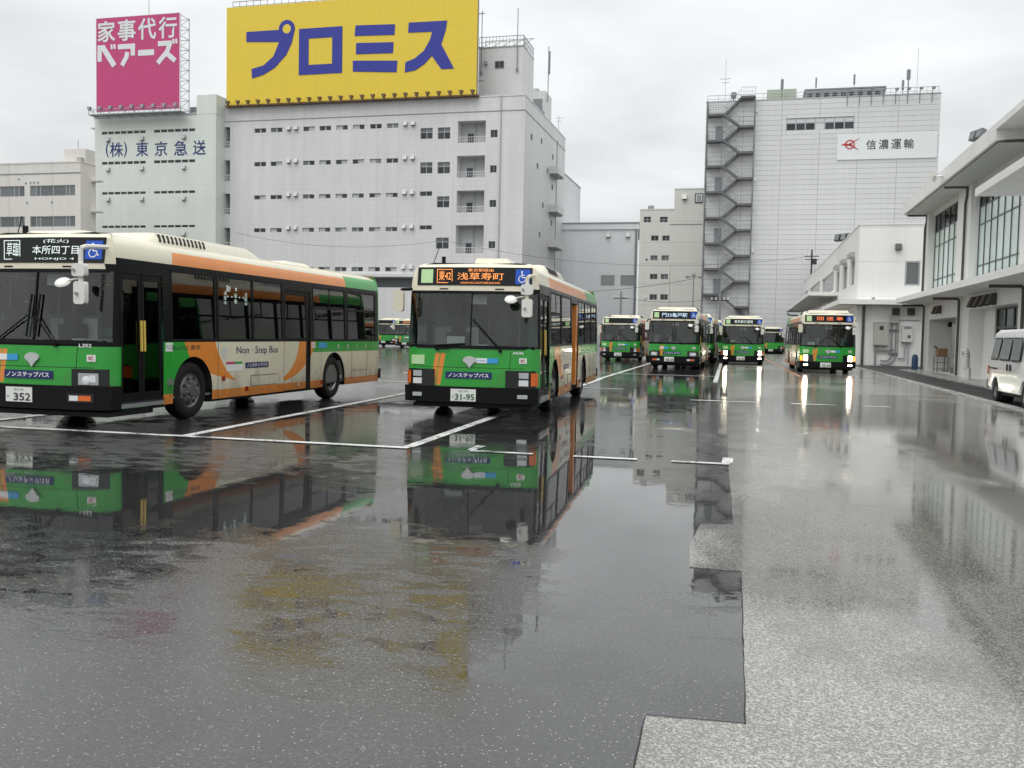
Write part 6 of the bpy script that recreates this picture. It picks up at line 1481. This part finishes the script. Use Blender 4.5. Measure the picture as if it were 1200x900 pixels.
# ------------------------------------------------------------------ white van and dark red trucks
def van():
    t = thing('van', (6.36, 27.95, 0.016), 'white van parked beside the office at the right edge', 'van')
    L = 4.1; Wd = 1.66
    # side outline (y toward the camera is negative), rear at y=0
    out = [(0.0, 0.36), (0.02, 0.55), (-0.02, 1.05), (-0.10, 1.35), (-0.26, 1.80), (-0.42, 1.89), (-3.1, 1.90), (-3.35, 1.82), (-3.85, 1.22), (-4.08, 1.0), (-4.12, 0.42), (-4.05, 0.30), (-3.88, 0.30)]
    def arch(c, r=0.36): return [(c-r*math.cos(R(k*18)), 0.30+r*math.sin(R(k*18))) for k in range(11)]
    low = arch(-3.55)+arch(-0.85)+[(-0.1, 0.30)]
    outline = out+low
    b = MB(); n = len(outline); nx = 5
    ins = lambda z: 0.0 if z < 1.05 else (z-1.05)*0.13+(0.06 if z > 1.85 else 0)
    rings = []
    xsl = [0.0, 0.03, 0.2, Wd/2, Wd-0.2, Wd-0.03, Wd]
    for xv in xsl:
        edge = xv in (0.0, Wd)
        ring = []
        for y, z in outline:
            i = ins(z); xx = i+(Wd-2*i)*(xv/Wd)
            if edge: ring.append((xx, y*0.985-0.03, 0.30+(z-0.30)*0.975))
            else: ring.append((xx, y, z))
        rings.append(ring)
    for a, c in zip(rings[:-1], rings[1:]):
        for i in range(n): b.quad(a[i], a[(i+1) % n], c[(i+1) % n], c[i])
    b.quad(*rings[0][::-1]); b.quad(*rings[-1])
    b.build('body', 'vanwhite', t, 40)
    def sp(m, pts, o0=0.0, o1=0.012):     # slab on the -x flank
        k = len(m.v); q = [(ins(z)-o1, y*0.985-0.03, 0.30+(z-0.30)*0.975) for y, z in pts]; r_ = [(ins(z)-o0, y*0.985-0.03, 0.30+(z-0.30)*0.975) for y, z in pts]; c = len(pts)
        m.v += q+r_; m.f.append(tuple(range(k, k+c))); m.f.append(tuple(reversed(range(k+c, k+2*c))))
        for i in range(c): j = (i+1) % c; m.f.append((k+i, k+c+i, k+c+j, k+j))
        return m
    def rr(y0, y1, z0, z1, sl=0.0, r=0.06):
        pts = []
        for cy, cz, a0 in ((y0-r, z1-r, 0), (y1+r, z1-r, 90), (y1+r, z0+r, 180), (y0-r, z0+r, 270)):
            for k in range(4): a = R(a0+30*k); zz = cz+r*math.sin(a); pts.append((cy+r*math.cos(a)-sl*(zz-z0), zz))
        return pts
    for (y0, y1, sl) in ((-0.22, -0.98, 0.18), (-1.12, -2.05, 0.12), (-2.2, -3.05, -0.05)):
        w = sp(MB(), rr(y0, y1, 1.12, 1.72, sl), 0.0, 0.006).build('window_seal', 'black', t); sp(MB(), rr(y0-0.03, y1+0.03, 1.15, 1.69, sl, 0.05), 0.004, 0.011).build('pane', 'winmid', w)
    sp(MB(), [(-0.14, 0.915), (-1.0, 0.905), (-1.0, 0.87), (-0.14, 0.88)]).build('door_rail', 'black', t)
    for y in (-1.98, -2.28): sp(MB(), rr(y, y-0.06, 0.86, 1.03, 0, 0.02), 0, 0.03).build('door_handle', 'black', t)
    sp(sp(MB(), [(-1.055, 0.5), (-1.055, 1.78), (-1.065, 1.78), (-1.065, 0.5)], 0, 0.002), [(-2.13, 0.42), (-2.13, 1.8), (-2.14, 1.8), (-2.14, 0.42)], 0, 0.002).build('door_gap', 'black', t)
    sp(MB(), [(-0.01, 0.72), (-0.12, 0.72), (-0.13, 0.95), (-0.03, 0.95)], 0, 0.02).build('tail_lamp', 'redlens', t)
    MB().box(0.06, Wd-0.06, 0.0, 0.10, 0.34, 0.56).build('rear_bumper', 'vanwhite', t, bevel=0.03)
    MB().box(0.2, Wd-0.2, -0.11, -0.085, 1.12, 1.7).build('rear_window', 'winmid', t)
    sp(MB(), [(0.0, 0.58), (-0.02, 0.34), (-0.42, 0.31), (-0.42, 0.34), (-0.06, 0.38), (-0.03, 0.58)], 0, 0.012).build('trim_strip', 'black', t)
    MB().box(0.1, Wd-0.1, -4.0, -0.2, 0.2, 0.34).build('chassis', 'underbody', t)
    for y in (-0.85, -3.55):
        for x, s in ((0.02, -1), (Wd-0.02, 1)):
            w = MB().lathe((x, y, 0.29), (s, 0, 0), [(0.17, 0.0), (0.21, 0.012), (0.27, 0.0), (0.29, -0.04), (0.29, -0.15), (0.2, -0.17)], 28).build('tyre', 'rubber', t, 35)
            MB().lathe((x, y, 0.29), (s, 0, 0), [(0.175, -0.005), (0.16, -0.03), (0.10, -0.035), (0.06, -0.005), (0.0, 0.0)], 20).build('rim', 'rim', w, 35)
            MB().lathe((x-s*0.18, y, 0.30), (s, 0, 0), [(0.345, 0.15), (0.345, -0.2), (0, -0.2)], 20).build('wheel_housing', 'underbody', t)

def red_truck(x, y, label, rz=0.0):
    t = thing('truck', (x, y, 0), label, 'truck', rz=rz)
    MB().box(-1.1, 1.1, 0, 1.9, 0.6, 2.6).build('cab', 'truck_red', t, bevel=0.08); MB().box(-0.95, 0.95, -0.02, -0.003, 1.5, 2.35).build('windscreen', 'winmid', t); MB().box(-1.1, 1.1, -0.12, -0.003, 0.4, 0.75).build('bumper', 'black', t)
    MB().box(-1.15, 1.15, 2.0, 7.5, 0.9, 3.1).build('load_box', 'truck_red', t); MB().box(-0.5, 0.5, 0.2, 7.4, 0.45, 0.89).build('chassis', 'underbody', t)
    for s in (-0.8, 0.8): MB().box(s-0.15, s+0.15, -0.14, -0.121, 0.55, 0.7).build('headlight', 'lampoff', t)
    for s in (-1.3, 1.3): MB().box(s-0.1, s+0.1, -0.1, -0.02, 1.7, 2.1).build('side_mirror', 'mirror_white', t)
    for yy in (1.0, 6.0):
        for s in (-1, 1): MB().cyl((s*1.08, yy, 0.45), (s*0.8, yy, 0.45), 0.45, n=20).build('wheel', 'rubber', t)

def fleet():
    g = 'green and cream depot buses'
    make_bus('new', (-10.28, 11.70, 0), 0.0, 'nearest green and cream bus at left, plate 352, white destination letters', g,
        dict(plate='352', fleet='L352', dest='本所四丁目', via='(花火)', sub='HONJO 4', route='草臨', led='ledw', destw=0.78, destx=0.28, routex=-0.48, sidetext=True))
    make_bus('old', (-4.88, 16.22, 0), 0.057, 'green fronted bus in the centre, plate 3195, orange destination letters, middle door open', g,
        dict(plate='31-95', fleet='A636', dest='浅草寿町', via='東京駅経由', sub='ASAKUSA-KOTOBUKICHO', route='東42', led='ledo', destw=0.86, destx=0.14, mid_open=True, card=-0.30))
    make_bus('old', (-7.95, 59.5, 0), 0.0, 'parked bus with a blank dark destination sign, half hidden by its neighbour', g, dict(plate='26-21', vwipe=True, detail=1))
    make_bus('new', (-3.52, 46.0, 0), 0.0, 'parked bus with blue white destination letters and black lower windscreen, front of its row', g,
        dict(plate='40-38', dest='門33亀戸駅', led='ledb', destw=1.2, destx=0.0, leftsq=True, detail=1))
    make_bus('new', (-3.30, 58.6, 0), 0.0, 'bus directly behind the one with blue white letters, only its mirror side showing', g, dict(detail=1))
    make_bus('old', (-3.05, 71.0, 0), 0.0, 'third bus of the row behind the blue white lettered bus, a sliver showing', g, dict(detail=0))
    make_bus('old', (-0.32, 56.8, 0), 0.0, 'bus with lit headlights and pale destination letters driving up the middle lane', g,
        dict(plate='32-54', dest='東京都交通局', led='ledw', destw=1.05, destx=0.0, lamps=True, vwipe=True, card=-0.55, detail=1))
    make_bus('old', (3.60, 45.7, 0), 0.028, 'rightmost bus with lit headlights and red orange letters beside the annexe', g,
        dict(plate='32-39', dest='回 送 車', led='ledred', destw=1.15, destx=0.05, lamps=True, blink=True, vwipe=True, card=-0.75, widehatch=True, detail=1))
    make_bus('old', (2.45, 104.5, 0), 0.0, 'smallest far bus before the fence in the lane gap', g, dict(plate='10-22', detail=0))
    make_bus('new', (-37.6, 93.5, 0), 0.0, 'far parked bus right behind the tail of the nearest bus', g, dict(plate='20-14', detail=0))
    make_bus('old', (-33.6, 89.0, 0), 0.03, 'far parked bus with orange sign beside the centre bus mirror', g, dict(plate='20-35', dest='回送', led='ledo', destw=0.8, detail=1))
    make_bus('old', (-12.9, 92.0, 0), 0.0, 'far bus glimpsed between the centre bus and the blank signed bus', g, dict(detail=0))
    red_truck(-3.3, 84.0, 'dark red truck far behind the row of parked buses')
    red_truck(-14.4, 100.0, 'dark red truck glimpsed past the tail of the centre bus')

build_materials(); ground_mats(); build_ground()
yellow_building(); yellow_billboard(); green_building(); left_beige(); mid_buildings(); stair_building()
office(); annexe(); fleet(); van(); furniture()
